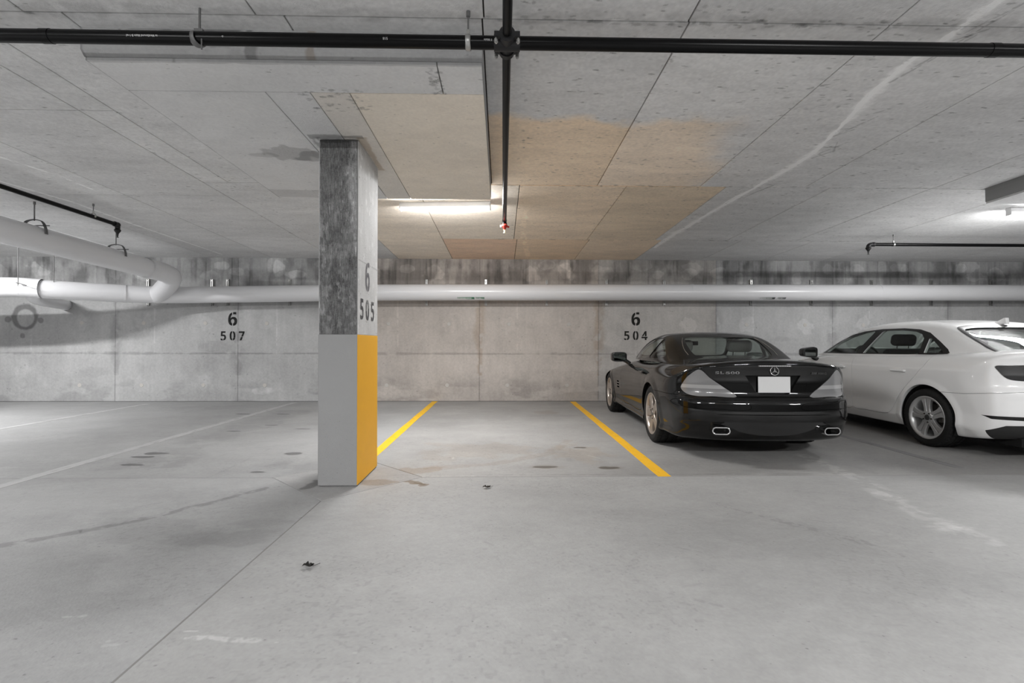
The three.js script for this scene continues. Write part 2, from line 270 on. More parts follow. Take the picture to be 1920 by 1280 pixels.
const plugM = std(0xb9b6b1, 0.95), plugG = new THREE.CylinderGeometry(0.034, 0.04, 0.008, 14).rotateX(Math.PI / 2);
for (const [x, y] of ties) if (x > -9 && x < 9.3 && !(y < 1 && x > 1.9)) part('tie_plug', plugG, plugM, wall).position.set(x, y, WZ + 0.001);

// stencilled bay numbers: flat paint
function stencil(rows, wm, hm, color, fade = 0) {
  const W = 256, Hh = Math.round(256 * hm / wm), c = document.createElement('canvas'); c.width = W; c.height = Hh;
  const x = c.getContext('2d'); x.fillStyle = '#000'; x.fillRect(0, 0, W, Hh); x.textAlign = 'center'; x.textBaseline = 'alphabetic';
  for (const [txt, cx, base, px, sx = 1] of rows) {
    x.save(); x.translate(cx * W, base * Hh); x.scale(sx, 1); x.font = 'bold ' + px * Hh + 'px sans-serif'; x.fillStyle = fade ? '#b8b8b8' : '#f2f2f2'; x.fillText(txt, 0, 0);
    x.fillStyle = '#000'; const q = px * Hh;
    if ('60'.includes(txt)) { x.fillRect(-q * 0.025, -q * 0.80, q * 0.05, q * 0.27); x.fillRect(-q * 0.025, -q * 0.2, q * 0.05, q * 0.3); }
    if ('5'.includes(txt)) { x.fillRect(-q * 0.05, -q * 0.16, q * 0.05, q * 0.25); x.fillRect(-q * 0.4, -q * 0.44, q * 0.2, q * 0.03); }
    if ('47'.includes(txt)) { x.fillRect(-q * 0.4, -q * 0.3, q * 0.8, q * 0.035); }
    x.restore();
  }
  for (let i = 0; i < 160; i++) { x.fillStyle = 'rgba(0,0,0,' + rr(0.2, 0.7) + ')'; x.fillRect(rr(0, W), rr(0, Hh), rr(1, 4), rr(1, 5)); }
  const t = new THREE.CanvasTexture(c);
  return new THREE.MeshStandardMaterial({ color, roughness: 0.85, alphaMap: t, transparent: true });
}
const digits = (a) => [['6', 0.5, 0.475, 0.64, 0.98], [a[0], 0.15, 0.985, 0.43, 0.92], [a[1], 0.5, 0.985, 0.43, 0.92], [a[2], 0.85, 0.985, 0.43, 0.92]];
part('bay_number', new THREE.PlaneGeometry(0.50, 0.56), stencil(digits('504'), 0.50, 0.56, 0x14130f), wall, 'stencilled black 6 504 above the black car').position.set(2.628, 1.468, WZ + 0.002);
part('bay_number', new THREE.PlaneGeometry(0.50, 0.56), stencil(digits('507'), 0.50, 0.56, 0x111111), wall, 'stencilled black 6 507 below the white pipe').position.set(-5.168, 1.445, WZ + 0.002);

// the other walls of the garage, outside the view
const plainS = new Sheet(256, 128, 0, 10, 0, 3).fill((a, b) => 1 + 0.3 * (fbm(a, b, 4) - 0.5)), plainT = plainS.tex(0.34);
const plain = concrete(plainT, 10, 3, 0xffffff, 0.9);
struct('wall_left', box(-15.3, -15, -0.06, 3.3, -10, 9.5), plain); struct('wall_right', box(15, 15.3, -0.06, 3.3, -10, 9.5), plain); struct('wall_front', box(-15.3, 15.3, -0.06, 3.3, 9.2, 9.5), plain);

// ================================================================ CEILING (built level, then tipped to its fall)
const ceiling = struct('ceiling');
ceiling.rotation.x = -SLOPE; ceiling.position.y = CEIL0;
part('slab', box(-15, 15, 0.016, 0.35, -10.05, 9.5), std(0x3c3a38, 0.95), ceiling);
const cs = new Sheet(2048, 1330, -6, 7.5, -9.75, -1.0).fill((a, b) => 1 + 0.22 * (fbm(a * 0.8, b * 2.2, 4) - 0.5) + 0.20 * (fbm(a * 3, b * 9, 4) - 0.5) + 0.15 * (vn(a * 60, b * 60) - 0.5) + 0.12 * (fbm(a * 16, b * 52, 3) - 0.5));
{ // lime bled out of a crack
  const crack = [[2.62, -1.6], [2.61, -2.55], [2.605, -2.68], [2.607, -2.88], [2.584, -3.12], [2.636, -3.515], [2.758, -3.97], [2.866, -4.56], [2.85, -5.0], [2.809, -5.53], [2.727, -6.48], [2.647, -7.9], [2.66, -8.6]];
  cs.line(crack.map(([a, b], i) => [a, b, 0.7 + 0.5 * ((i * 7) % 3) / 2]), 0.040, 0.26, { rag: 0.9, freq: 11, edge: 0.75 });
  cs.line(crack, 0.014, 0.40, { rag: 0.9, freq: 14, edge: 0.5, wob: 0.03 }).line(crack, 0.008, 0.35, { rag: 0.9, breakup: 0.4, freq: 9, edge: 0.5, wob: 0.06 });
  for (let i = 0; i < 16; i++) { const n = 2 + Math.floor(rr(0, 8)), [a, b] = crack[n], l = rr(0.08, 0.22); cs.line([[a + 0.06, b + rr(-0.3, 0.3)], [a + 0.1 + l * 0.4, b + rr(-0.1, 0.3)]], 0.007, -0.3, { rag: 1, freq: 20, breakup: 0.35 }); }
  cs.line([[0.32, -6.4], [0.3, -7.3], [0.38, -8.2], [0.5, -9.4]], 0.04, 0.16, { rag: 1, breakup: 0.45, freq: 8 });
  cs.line([[-4.75, -4.2], [-4.74, -4.8], [-4.62, -5.3], [-4.62, -5.85]], 0.018, 0.3, { breakup: 0.4, freq: 6 }).line([[-5.35, -5.0], [-5.4, -5.5], [-5.25, -6.2], [-5.27, -7.3], [-5.2, -9.4]], 0.022, 0.35, { breakup: 0.3, freq: 6 });
    cs.line([[-6, -2.72], [5.3, -2.76]], 0.05, -0.16, { rag: 1, breakup: 0.42, freq: 5 }).line([[0, -2.4], [4, -2.35]], 0.08, -0.12, { rag: 1, breakup: 0.5, freq: 4 });
}
// ochre tint laid over the two panels beside the branch pipe, with a ragged edge
for (let j = 0, k = 0; j < cs.h; j++) { const b = cs.b0 + (j + 0.5) / cs.kb; for (let i = 0; i < cs.w; i++, k++) { const a = cs.a0 + (i + 0.5) / cs.ka; if (a < -0.12 || a > 2.2 || b > -3.6 || b < -5.47) continue;
  const e = 0.35 * (fbm(a * 3.3 + 4, b * 3.3, 4) - 0.5), m = (1 - sst(-4.02, -3.82, b + e)) * (a < 1.05 ? 1 : 0.75 * (1 - sst(1.55, 2.05, a + e + (b + 4) * 0.3))); cs.warm[k] += 0.8 * m; cs.t[k] *= 1 + 0.04 * m; } }
cs.specks(1300, 0, 6.5, -8, -1.8, 0.003, 0.007, -0.55, 3).specks(450, -6, -2.4, -8, -2.4, 0.003, 0.007, -0.5, 3).specks(160, 0.2, 2.4, -5.3, -2.6, 0.004, 0.009, -0.4, 2.2).specks(50, 3, 6.5, -3, -1.8, 0.005, 0.012, -0.35, 3);
for (const x of [0.19, 1.065, 1.37, 2.19, 2.48, 3.36, 3.65, 4.8, -2.96, -3.22, -4.4]) cs.specks(34, x - 0.04, x + 0.04, -8.2, -1.8, 0.005, 0.014, -0.4, 1, 1.57);
for (const z of [-2.76, -5.46, -8.02]) cs.specks(90, -0.1, 6, z - 0.03, z + 0.03, 0.005, 0.014, -0.4, 2.4);
const CALB = 0.72, ceilTex = cs.tex(CALB);
const cmat = new Map();
function ceilMat(c) { const k = c.getHex(); if (!cmat.has(k)) cmat.set(k, concrete(ceilTex, 13.5, 8.75, c, 0.88, 0.0025)); return cmat.get(k); }
function formPanel(x0, x1, z0, z1, c = GREY) {                      // z0 < z1
  const v = 1 + rr(-0.05, 0.05), col = c.clone().multiplyScalar(v), g = new RoundedBoxGeometry(x1 - x0 - 0.008, 0.02, z1 - z0 - 0.008, 1, 0.004).translate((x0 + x1) / 2, 0.01, (z0 + z1) / 2);
  return part('form_panel', worldUV(g, 'x', -6, 7.5, 'z', -9.75, -1), ceilMat(col), ceiling);
}
const TAN = tint(1.20, 1.0, 0.78), OCHRE = tint(1.18, 0.93, 0.68), RUST = tint(1.16, 0.86, 0.64), PALE = tint(1.24, 1.11, 0.95);
const ZA = -2.76, ZB = -5.46, ZC = -8.02;
function row(z0, z1, xs, cols = {}) { for (let i = 0; i + 1 < xs.length; i++) formPanel(xs[i], xs[i + 1], z0, z1, cols[i] || GREY); }
// lane
row(ZA, 0.2, [-14.9, -12, -9.6, -7.2, -4.4, -2.6, -1.35, -0.1, 1.04, 2.19, 3.33, 4.8, 6, 8, 10.5, 14.9]);
row(0.2, 4.5, [-14.9, -10, -5, 0, 5, 10, 14.9]); row(4.5, 9.2, [-14.9, -10, -5, 0, 5, 10, 14.9]);
// over the bay fronts, drop panels between
row(-5.91, -3.87, [-14.9, -12, -9.6, -7.2, -5.55, -4.4, -3.23]); row(-3.87, ZA, [-14.9, -12, -9.6, -7.2, -5.55, -4.4, -3.23]); row(-3.87, ZA, [-3.23, -2.96]); row(ZB, -3.87, [-3.23, -2.96]);
row(ZB, ZA, [-2.96, -2.4, -1.2, -0.11, 1.05, 2.19, 3.36, 4.81, 5.39, 7.7, 9, 11, 14.9], {});
row(ZC, -5.91, [-14.9, -12, -9.6, -7.2, -5.55, -4.4, -3.23]);
row(ZC, ZB, [-3.23, -2.0, -0.95, 0.198, 1.38, 2.49, 3.655, 4.79, 5.95, 7.1, 8.3, 11, 14.9], { 1: PALE, 2: PALE, 3: TAN, 4: tint(1.16, 0.98, 0.76) });
row(-9.72, ZC, [-14.9, -12, -9.6, -7.2, -5.55, -4.4, -3.22, -2.0, -0.95, 0.25, 1.42, 2.6, 3.9, 5.1, 6.3, 7.5, 8.7, 11, 14.9], { 7: PALE, 8: RUST, 9: OCHRE, 10: TAN });

// drop panels over the columns
function dropPanel(x0, x1, z0, z1, sheetColor, pieces, label) {
  const t = 0.17, ch = 0.028, sh = new THREE.Shape([[z0, 0.02], [z0, -t + 0.02], [z1 - ch, -t + 0.02], [z1, -t + 0.02 + ch], [z1, 0.02]].map(([a, b]) => new THREE.Vector2(-a, b)));
  const core = new THREE.ExtrudeGeometry(sh, { depth: x1 - x0, bevelEnabled: false }).rotateY(Math.PI / 2).translate(x0, 0, 0);
  const s = new Sheet(1024, 1024, x0, x1, z0, z1).fill((a, b) => 1 + 0.16 * (fbm(a * 0.9 + 5, b * 1.4, 4) - 0.5) + 0.12 * (fbm(a * 5, b * 8, 3) - 0.5) + 0.08 * (vn(a * 70, b * 70) - 0.5));
  s.specks(200, x0, x1, z0, z1, 0.002, 0.006, -0.35, 2);
  s.line([[x0 + 0.006, z0], [x0 + 0.006, z1]], 0.008, -0.3, { rag: 0.6, freq: 8 }).line([[x0, z1 - 0.035], [x1, z1 - 0.035]], 0.012, -0.25, { rag: 0.9, freq: 9 });  // left line paints in the shading step along the panel edge
  if (x0 < 0) {
    s.blob(-1.78, -4.25, 0.22, 0.13, -0.28, { rag: 0.75, freq: 7, edge: 0.12 }).blob(-2.02, -4.27, 0.14, 0.05, -0.2, { rag: 0.6, freq: 8, edge: 0.12 }).blob(-1.6, -4.28, 0.16, 0.1, -0.35, { rag: 0.8, freq: 8, edge: 0.15 });
    s.line([[-1.46, -3.9], [-1.44, -4.7]], 0.03, -0.4, { rag: 1, breakup: 0.3, freq: 10 }).line([[-1.5, -3.9], [-1.08, -3.9]], 0.03, -0.45, { rag: 0.8, freq: 10 }).line([[-1.1, -3.9], [-1.1, -4.6]], 0.03, -0.3, { rag: 0.8, freq: 10, warm: 0.3 });
    s.line([[-2.40, -5.27], [-1.95, -5.29], [-1.5, -5.25]], 0.12, -0.2, { rag: 0.25, freq: 3, edge: 0.06 });
    s.specks(50, -1.3, -0.9, -3.5, -3.2, 0.005, 0.014, -0.4, 1.5).specks(40, -0.45, -0.36, -3.25, -2.95, 0.006, 0.016, -0.4);
  }
  const tx = s.tex(CALB), cm = worldUV(core, 'x', x0, x1, 'y', -1, 1.2);
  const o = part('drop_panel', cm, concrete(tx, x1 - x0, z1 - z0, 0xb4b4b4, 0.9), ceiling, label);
  const tints = new Map();
  for (const [a, b, c, d, col = GREY] of pieces) {
    const k = col.getHex(); if (!tints.has(k)) tints.set(k, concrete(tx, x1 - x0, z1 - z0, col, 0.88));
    const g = new RoundedBoxGeometry(b - a - 0.006, 0.02, d - c - 0.006, 1, 0.003).translate((a + b) / 2, -t + 0.01, (c + d) / 2);
    part('form_panel', worldUV(g, 'x', x0, x1, 'z', z0, z1), tints.get(k), o);
  }
  return o;
}
const P0 = -2.4, P1 = -0.115, PZ0 = -5.44, PZ1 = -2.885, PF = PZ1 - 0.03, WARM1 = tint(1.20, 1.10, 0.96);
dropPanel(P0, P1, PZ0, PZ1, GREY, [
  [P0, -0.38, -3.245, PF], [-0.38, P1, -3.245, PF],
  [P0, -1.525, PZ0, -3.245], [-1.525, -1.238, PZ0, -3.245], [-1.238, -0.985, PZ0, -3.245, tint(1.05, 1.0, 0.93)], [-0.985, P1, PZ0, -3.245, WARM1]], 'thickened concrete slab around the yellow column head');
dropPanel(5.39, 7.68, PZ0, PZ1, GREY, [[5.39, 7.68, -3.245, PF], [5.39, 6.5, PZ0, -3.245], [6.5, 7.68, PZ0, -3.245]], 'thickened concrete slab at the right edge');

// ================================================================ COLUMN
{
  const x0 = -1.43, x1 = -1.127, z0 = -4.555, z1 = -3.93, cz = (z0 + z1) / 2, top = ceilY(z0) - 0.165, hp = 1.19;
  const col = thing('concrete_column', 'square concrete column with painted yellow and grey base numbered 6 505', 'column');
  col.position.set((x0 + x1) / 2, 0, cz);
  const w = x1 - x0, d = z1 - z0;
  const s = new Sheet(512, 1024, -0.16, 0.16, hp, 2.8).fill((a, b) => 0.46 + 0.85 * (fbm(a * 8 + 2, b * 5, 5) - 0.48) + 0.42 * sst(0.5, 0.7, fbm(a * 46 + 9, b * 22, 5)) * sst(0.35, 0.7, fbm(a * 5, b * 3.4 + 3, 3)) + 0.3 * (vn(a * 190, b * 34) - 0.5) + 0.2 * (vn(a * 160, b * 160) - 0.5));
  s.blob(0.13, 2.35, 0.05, 0.38, 0.7, { rag: 0.4, freq: 6 }).line([[-0.15, 1.2], [-0.147, 2.8]], 0.008, 0.9, { breakup: 0.3, freq: 9 }).blob(0, 1.85, 0.3, 0.05, 0.4, { rag: 0.9, freq: 9 }).line([[-0.16, 2.71], [0.16, 2.71]], 0.015, -0.5, { rag: 1, freq: 20 });
  for (let i = 0; i < 60; i++) { const a = rr(-0.15, 0.15), b = rr(1.25, 2.6); s.line([[a, b], [a + rr(-0.01, 0.01), b + rr(0.05, 0.3)]], rr(0.001, 0.003), rr(0.3, 0.8), { breakup: 0.52, freq: 30 }); }
  const s2 = new Sheet(512, 1024, -0.32, 0.32, hp, 2.8).fill((a, b) => 1 + 0.25 * (fbm(a * 4, b * 3, 4) - 0.5) + 0.2 * (fbm(a * 26, b * 5, 3) - 0.5) + 0.08 * (vn(a * 120, b * 120) - 0.5));
  s2.line([[-0.3, 1.78], [0.3, 1.78]], 0.006, -0.25, { breakup: 0.3 }); s2.specks(60, -0.3, 0.3, 1.2, 2.7, 0.003, 0.008, -0.4); s2.specks(50, -0.3, 0.3, 1.2, 2.7, 0.01, 0.03, 0.2, 1, 1.5);
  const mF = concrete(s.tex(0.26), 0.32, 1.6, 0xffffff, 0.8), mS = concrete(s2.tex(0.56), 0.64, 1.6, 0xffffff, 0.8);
  // the shaft as a core with four form faces, so that each carries its own casting surface
  part('shaft', new RoundedBoxGeometry(w, top - 0.0, d, 2, 0.012).translate(0, top / 2, 0), std(0x8b8b8b, 0.9), col);
  const face = (name, lw, y0, y1, m, turn, off, sheetW, label) => { const g = new RoundedBoxGeometry(lw - 0.012, y1 - y0, 0.006, 1, 0.0025).translate(0, (y0 + y1) / 2, off); worldUV(g, 'x', -sheetW, sheetW, 'y', hp, 2.8); g.rotateY(turn); return part(name, g, m, col, label); };
  face('cast_face', w, hp, top, mF, 0, d / 2 - 0.001, 0.16); face('cast_face', d, hp, top, mS, Math.PI / 2, w / 2 - 0.001, 0.32); face('cast_face', w, hp, top, mF, Math.PI, d / 2 - 0.001, 0.16); face('cast_face', d, hp, top, mS, -Math.PI / 2, w / 2 - 0.001, 0.32);
  const ps = new Sheet(256, 1024, -0.32, 0.32, 0, 1.19).fill((a, b) => 1 - 0.05 * fbm(a * 8, b * 8, 4)); ps.specks(34, -0.14, 0.14, 0.02, 0.6, 0.0012, 0.003, -0.4);
  const pt = ps.tex(1), py = (c) => new THREE.MeshStandardMaterial({ map: pt, color: c, roughness: 0.55, bumpMap: bumpFor(0.6, 1.2, 0.5), bumpScale: 0.001 });
  const pface = (lw, m, turn, off, label) => { const g = new RoundedBoxGeometry(lw - 0.002, hp - 0.012, 0.006, 1, 0.0025).translate(0, hp / 2 + 0.004, off); worldUV(g, 'x', -0.32, 0.32, 'y', 0, 1.19); g.rotateY(turn); return part('painted_face', g, m, col, label); };
  const YEL = py(0xf3b21c), GRY = py(0x969696);
  pface(w, GRY, 0, d / 2 - 0.0005, 'grey painted face'); pface(d, YEL, Math.PI / 2, w / 2 - 0.0005, 'yellow painted face'); pface(w, GRY, Math.PI, d / 2 - 0.0005); pface(d, GRY, -Math.PI / 2, w / 2 - 0.0005);
  const n1 = part('bay_number', new THREE.PlaneGeometry(0.50, 0.56), stencil([['6', 0.47, 0.46, 0.60, 0.8]], 0.5, 0.56, 0x55525a, 1), col, 'worn grey stencilled 6'); n1.rotation.y = Math.PI / 2; n1.position.set(w / 2 + 0.004, 1.535, 0.02);
  const n2 = part('bay_number', new THREE.PlaneGeometry(0.50, 0.20), stencil([['5', 0.17, 0.93, 1.16, 0.85], ['0', 0.5, 0.93, 1.16, 0.85], ['5', 0.83, 0.93, 1.16, 0.85]], 0.5, 0.20, 0x38363a), col, 'dark stencilled 505'); n2.rotation.y = Math.PI / 2; n2.position.set(w / 2 + 0.004, 1.40, 0.035);
}

// ================================================================ TUBE LAMPS
RectAreaLightUniformsLib.init();
const housingM = std(0xdcdcdc, 0.5), lensM = new THREE.MeshStandardMaterial({ color: 0xffffff, roughness: 0.5, emissive: 0xffffff, emissiveIntensity: LAMP_GLOW });
for (const [x, z, turn, len, label, k] of LAMPS) {
  const y = ceilY(z), g = thing('tube_lamp', label, 'lamp', 'ceiling tube lamps');
  g.position.set(x, y, z); g.rotation.set(-SLOPE, turn, 0, 'YXZ');
  part('housing', new RoundedBoxGeometry(len - 0.02, 0.062, 0.062, 2, 0.008).translate(0, -0.031, 0), housingM, g);
  const prof = []; for (let i = 0; i <= 12; i++) { const a = Math.PI * i / 12; prof.push(new THREE.Vector2(0.034 * Math.cos(a), -0.032 * Math.sin(a) - 0.063)); }
  part('diffuser', new THREE.ExtrudeGeometry(new THREE.Shape(prof), { depth: len - 0.03, bevelEnabled: false }).translate(0, 0, -(len - 0.03) / 2).rotateY(Math.PI / 2), lensM, g);
  for (const sx of [-1, 1]) part('end_cap', new RoundedBoxGeometry(0.014, 0.096, 0.074, 2, 0.005).translate(sx * (len / 2 - 0.008), -0.0505, 0), housingM, g);
  const l = new THREE.RectAreaLight(0xffffff, LAMP_DOWN * k, len - 0.03, 0.066); l.name = 'tube_light';
  l.position.set(0, -0.0975, 0); l.rotation.x = -Math.PI / 2; g.add(l);
  for (const s of [-1, 1]) {                                        // the lens is round: its flanks shine sideways
    const f = new THREE.RectAreaLight(0xffffff, LAMP_SIDE * k, len - 0.03, 0.03); f.name = 'tube_light';
    f.position.set(0, -0.079, s * 0.0375); f.rotation.order = 'YXZ'; f.rotation.set(-0.72, s < 0 ? 0 : Math.PI, 0); g.add(f);
  }
}

// ================================================================ PIPES
const blackM = new THREE.MeshPhysicalMaterial({ color: 0x070708, roughness: 0.28, specularIntensity: 0.35 });
const castM = std(0x1b1b1d, 0.5, 0.1), zincM = std(0xb4b4b2, 0.38, 0.85), dullZinc = std(0x6f6f6f, 0.5, 0.6), scratchM = std(0x8e8e8e, 0.7);
const pipeBump = bumpFor(20, 2, 1);
const whiteM = new THREE.MeshPhysicalMaterial({ color: 0xdcdcde, roughness: 0.3, clearcoat: 0.35, clearcoatRoughness: 0.12, bumpMap: pipeBump, bumpScale: 0.0006 });
const ring = (p, dir, r, len, n = 28) => { const d = new THREE.Vector3(...dir).normalize().multiplyScalar(len / 2), c = new THREE.Vector3(...p); return rod(c.clone().sub(d).toArray(), c.clone().add(d).toArray(), r, n); };
{ // sprinkler main across the view
  const y = 2.750, z = -2.698, r = 0.0345;
  const g = thing('sprinkler_main', 'thick black sprinkler main crossing the top of the view', 'pipe'); g.position.set(0, y, z);
  part('pipe', rod([-14.9, 0, 0], [14.9, 0, 0], r, 32), blackM, g);
  for (const x of [-2.42, 2.72, 6.2, -6.4]) part('joint_band', ring([x, 0, 0], [1, 0, 0], r + 0.0025, 0.05), blackM, g);
  part('cross_fitting', merge([rod([-0.07 + 0.027, 0, 0], [0.07 + 0.027, 0, 0], r + 0.008, 28), rod([0.027, 0, -0.075], [0.027, 0, 0.075], 0.036, 28)]), castM, g);
  for (const s of [-1, 1]) {
    const c = part('clamp_collar', merge([ring([0.027, 0, s * 0.07], [0, 0, 1], 0.043, 0.032), box(0.027 - 0.068, 0.027 + 0.068, -0.014, 0.014, s * 0.07 - 0.014, s * 0.07 + 0.014)]), castM, g);
    for (const q of [-1, 1]) part('bolt', merge([rod([0.027 + q * 0.058, -0.045, s * 0.07], [0.027 + q * 0.058, 0.03, s * 0.07], 0.006, 8), rod([0.027 + q * 0.058, -0.038, s * 0.07], [0.027 + q * 0.058, -0.022, s * 0.07], 0.011, 6)]), zincM, c);
  }
  // chalked fitter's notes on the pipe, written upside down
  const note = (txt, x, wm, hm, ang) => {
    const c = document.createElement('canvas'); c.width = 512; c.height = Math.round(512 * hm / wm); const q = c.getContext('2d');
    q.fillStyle = '#000'; q.fillRect(0, 0, c.width, c.height); q.translate(c.width / 2, c.height / 2); q.rotate(Math.PI); q.textAlign = 'center'; q.textBaseline = 'middle'; q.fillStyle = '#fff'; q.font = c.height * 0.82 + 'px sans-serif'; q.fillText(txt, 0, 0, c.width * 0.98);
    const a = new THREE.CylinderGeometry(r + 0.0006, r + 0.0006, wm, 12, 1, true, ang - hm / r / 2, hm / r), m = new THREE.MeshStandardMaterial({ color: 0xd8d8d8, roughness: 0.9, alphaMap: new THREE.CanvasTexture(c), transparent: true });
    const p = a.attributes.uv; for (let i = 0; i < p.count; i++) p.setXY(i, p.getY(i), 1 - p.getX(i));
    a.rotateZ(-Math.PI / 2); part('chalk_note', a.translate(x, 0, 0), m, g);
  };
  note('to Westbound Main B-1-wl', -1.90, 0.21, 0.017, Math.PI * 0 + 0.25); note('518', -0.622, 0.045, 0.02, 0.15); note('F Main', -0.075, 0.06, 0.018, 0.1); note('G-', -1.48, 0.03, 0.014, 0.2);
}
{ // branch line running away from the camera, with a sprinkler at its end
  const g = thing('sprinkler_branch', 'black sprinkler branch pipe running to the wall beside the tube lamp', 'pipe');
  const A = [0.027, 2.750, -2.79], B = [0.037, 2.648, -6.18]; g.position.set(0.03, 2.65, -4.4);
  const o = (p) => [p[0] - 0.03, p[1] - 2.65, p[2] + 4.4];
  part('pipe', merge([rod(o(A), o(B), 0.0245, 28)]), blackM, g);
  part('pipe', rod(o([0.027, 2.750, -2.60]), o([0.02, 2.87, 4.5]), 0.0245, 28), blackM, g);
  part('end_elbow', merge([new THREE.SphereGeometry(0.029, 18, 12).translate(...o(B)), rod(o(B), o([0.037, 2.605, -6.19]), 0.025, 20), ring(o([0.037, 2.61, -6.19]), [0, 1, 0], 0.03, 0.016)]), blackM, g);
}
function sprinklerHead(x, y, z, red, label) {
  const h = thing('sprinkler', label, 'sprinkler', 'sprinkler heads'); h.position.set(x, y, z);
  const cap = red ? std(0xc0392e, 0.55) : std(0x202020, 0.5, 0.3), brass = red ? std(0xe3d5b4, 0.4, 0.6) : std(0x3a3a3a, 0.5, 0.5);
  part('cap', new THREE.LatheGeometry([[0, 0.03], [0.03, 0.03], [0.04, 0.015], [0.034, 0.0], [0.02, -0.02], [0.012, -0.034], [0, -0.034]].reverse().map((p) => new THREE.Vector2(...p)), 20), cap, h);
  part('frame_arm', merge([rod([-0.018, -0.01, 0], [-0.004, -0.075, 0], 0.0032, 8), rod([0.018, -0.01, 0], [0.004, -0.075, 0], 0.0032, 8), rod([0, -0.03, 0], [0, -0.075, 0], 0.006, 10)]), brass, h);
  part('deflector', new THREE.CylinderGeometry(0.016, 0.018, 0.004, 16).translate(0, -0.079, 0), brass, h);
  if (red) { part('cap_ear', new RoundedBoxGeometry(0.02, 0.03, 0.02, 1, 0.004).translate(-0.045, 0.004, 0.01), std(0xf0e3dc, 0.5), h); part('cap_ear', new RoundedBoxGeometry(0.026, 0.022, 0.02, 1, 0.004).translate(0.046, 0.0, -0.01), cap, h); }
}
sprinklerHead(0.037, 2.572, -6.19, true, 'red capped sprinkler head hanging near the tube lamp');
// hangers
function ringHanger(x, yPipe, z, r, yTop, label, m = zincM, dir = 'x') {
  const g = thing('pipe_hanger', label, 'pipe hanger', 'ring hangers'); g.position.set(x, yPipe, z);
  const band = new THREE.TorusGeometry(r + 0.004, 0.0035, 8, 32); band.scale(1, 1, 4.2); if (dir === 'x') band.rotateY(Math.PI / 2);
  part('ring', band, m, g);
  part('swivel', new RoundedBoxGeometry(0.016, 0.03, 0.016, 1, 0.004).translate(0, r + 0.02, 0), m, g);
  part('rod', rod([0, r + 0.02, 0], [0, yTop - yPipe, 0], 0.005, 10), dullZinc, g);
  part('anchor', rod([0, yTop - yPipe - 0.03, 0], [0, yTop - yPipe, 0], 0.011, 8), dullZinc, g);
}
ringHanger(-0.183, 2.750, -2.698, 0.0345, ceilY(-2.698), 'bright ring hanger on the sprinkler main left of the cross fitting');
{ // swaged strap on the left of the main
  const g = thing('pipe_strap', 'dull steel strap gripping the sprinkler main near the left', 'pipe strap'); g.position.set(-1.625, 2.750, -2.698);
  const arc = new THREE.TorusGeometry(0.0395, 0.005, 6, 32, Math.PI * 1.35); arc.scale(1, 1, 4.4); arc.rotateZ(Math.PI * 0.86); arc.rotateY(Math.PI / 2 - 0.5); part('strap', arc, dullZinc, g);
  part('lug', box(-0.025, 0.02, 0.03, 0.055, -0.02, 0.0), dullZinc, g); part('lug_bolt', rod([0.035, -0.02, 0.03], [0.035, -0.075, 0.03], 0.004, 8), dullZinc, g);
  part('rod', rod([0, 0.04, -0.01], [0, ceilY(-2.7) - 2.75, -0.01], 0.006, 10), dullZinc, g);
}
{ // thin black line on the left
  const g = thing('sprinkler_line', 'thin black sprinkler line under the ceiling at the left edge', 'pipe'); g.position.set(-5.05, 2.69, -5.6);
  part('pipe', rod([0, 0.048, 2.84], [0, -0.018, -1.05], 0.025, 24), blackM, g);
  part('end_elbow', merge([new THREE.SphereGeometry(0.034, 16, 12).translate(0, -0.018, -1.06), rod([0, -0.018, -1.06], [0, -0.07, -1.06], 0.03, 16), ring([0, -0.018, -1.02], [0, 0, 1], 0.034, 0.03)]), castM, g);
  sprinklerHead(-5.05, 2.585, -6.66, false, 'dark sprinkler head on the end of the left line');
  ringHanger(-5.05, 2.692, -6.27, 0.025, ceilY(-6.27), 'small ring hanger on the thin left sprinkler line', zincM, 'z');
}
{ // thin black line on the right
  const g = thing('sprinkler_line', 'thin black sprinkler line under the ceiling above the white car', 'pipe'); g.position.set(5.66, 2.657, -7.55);
  part('pipe', rod([0.02, 0, 0], [9, 0, 0], 0.025, 24), blackM, g);
  const el = tube(path([[0.06, 0, 0], [0.02, -0.002, 0.0], [-0.008, -0.02, 0], [-0.014, -0.05, 0.0]]), 0.03, 16, 14); part('end_elbow', merge([el, ring([0.065, 0, 0], [1, 0, 0], 0.034, 0.03)]), castM, g);
  sprinklerHead(5.646, 2.585, -7.55, false, 'dark sprinkler head on the elbow above the white car');
  ringHanger(6.04, 2.657, -7.55, 0.025, ceilY(-7.55), 'small ring hanger on the right sprinkler line');
}
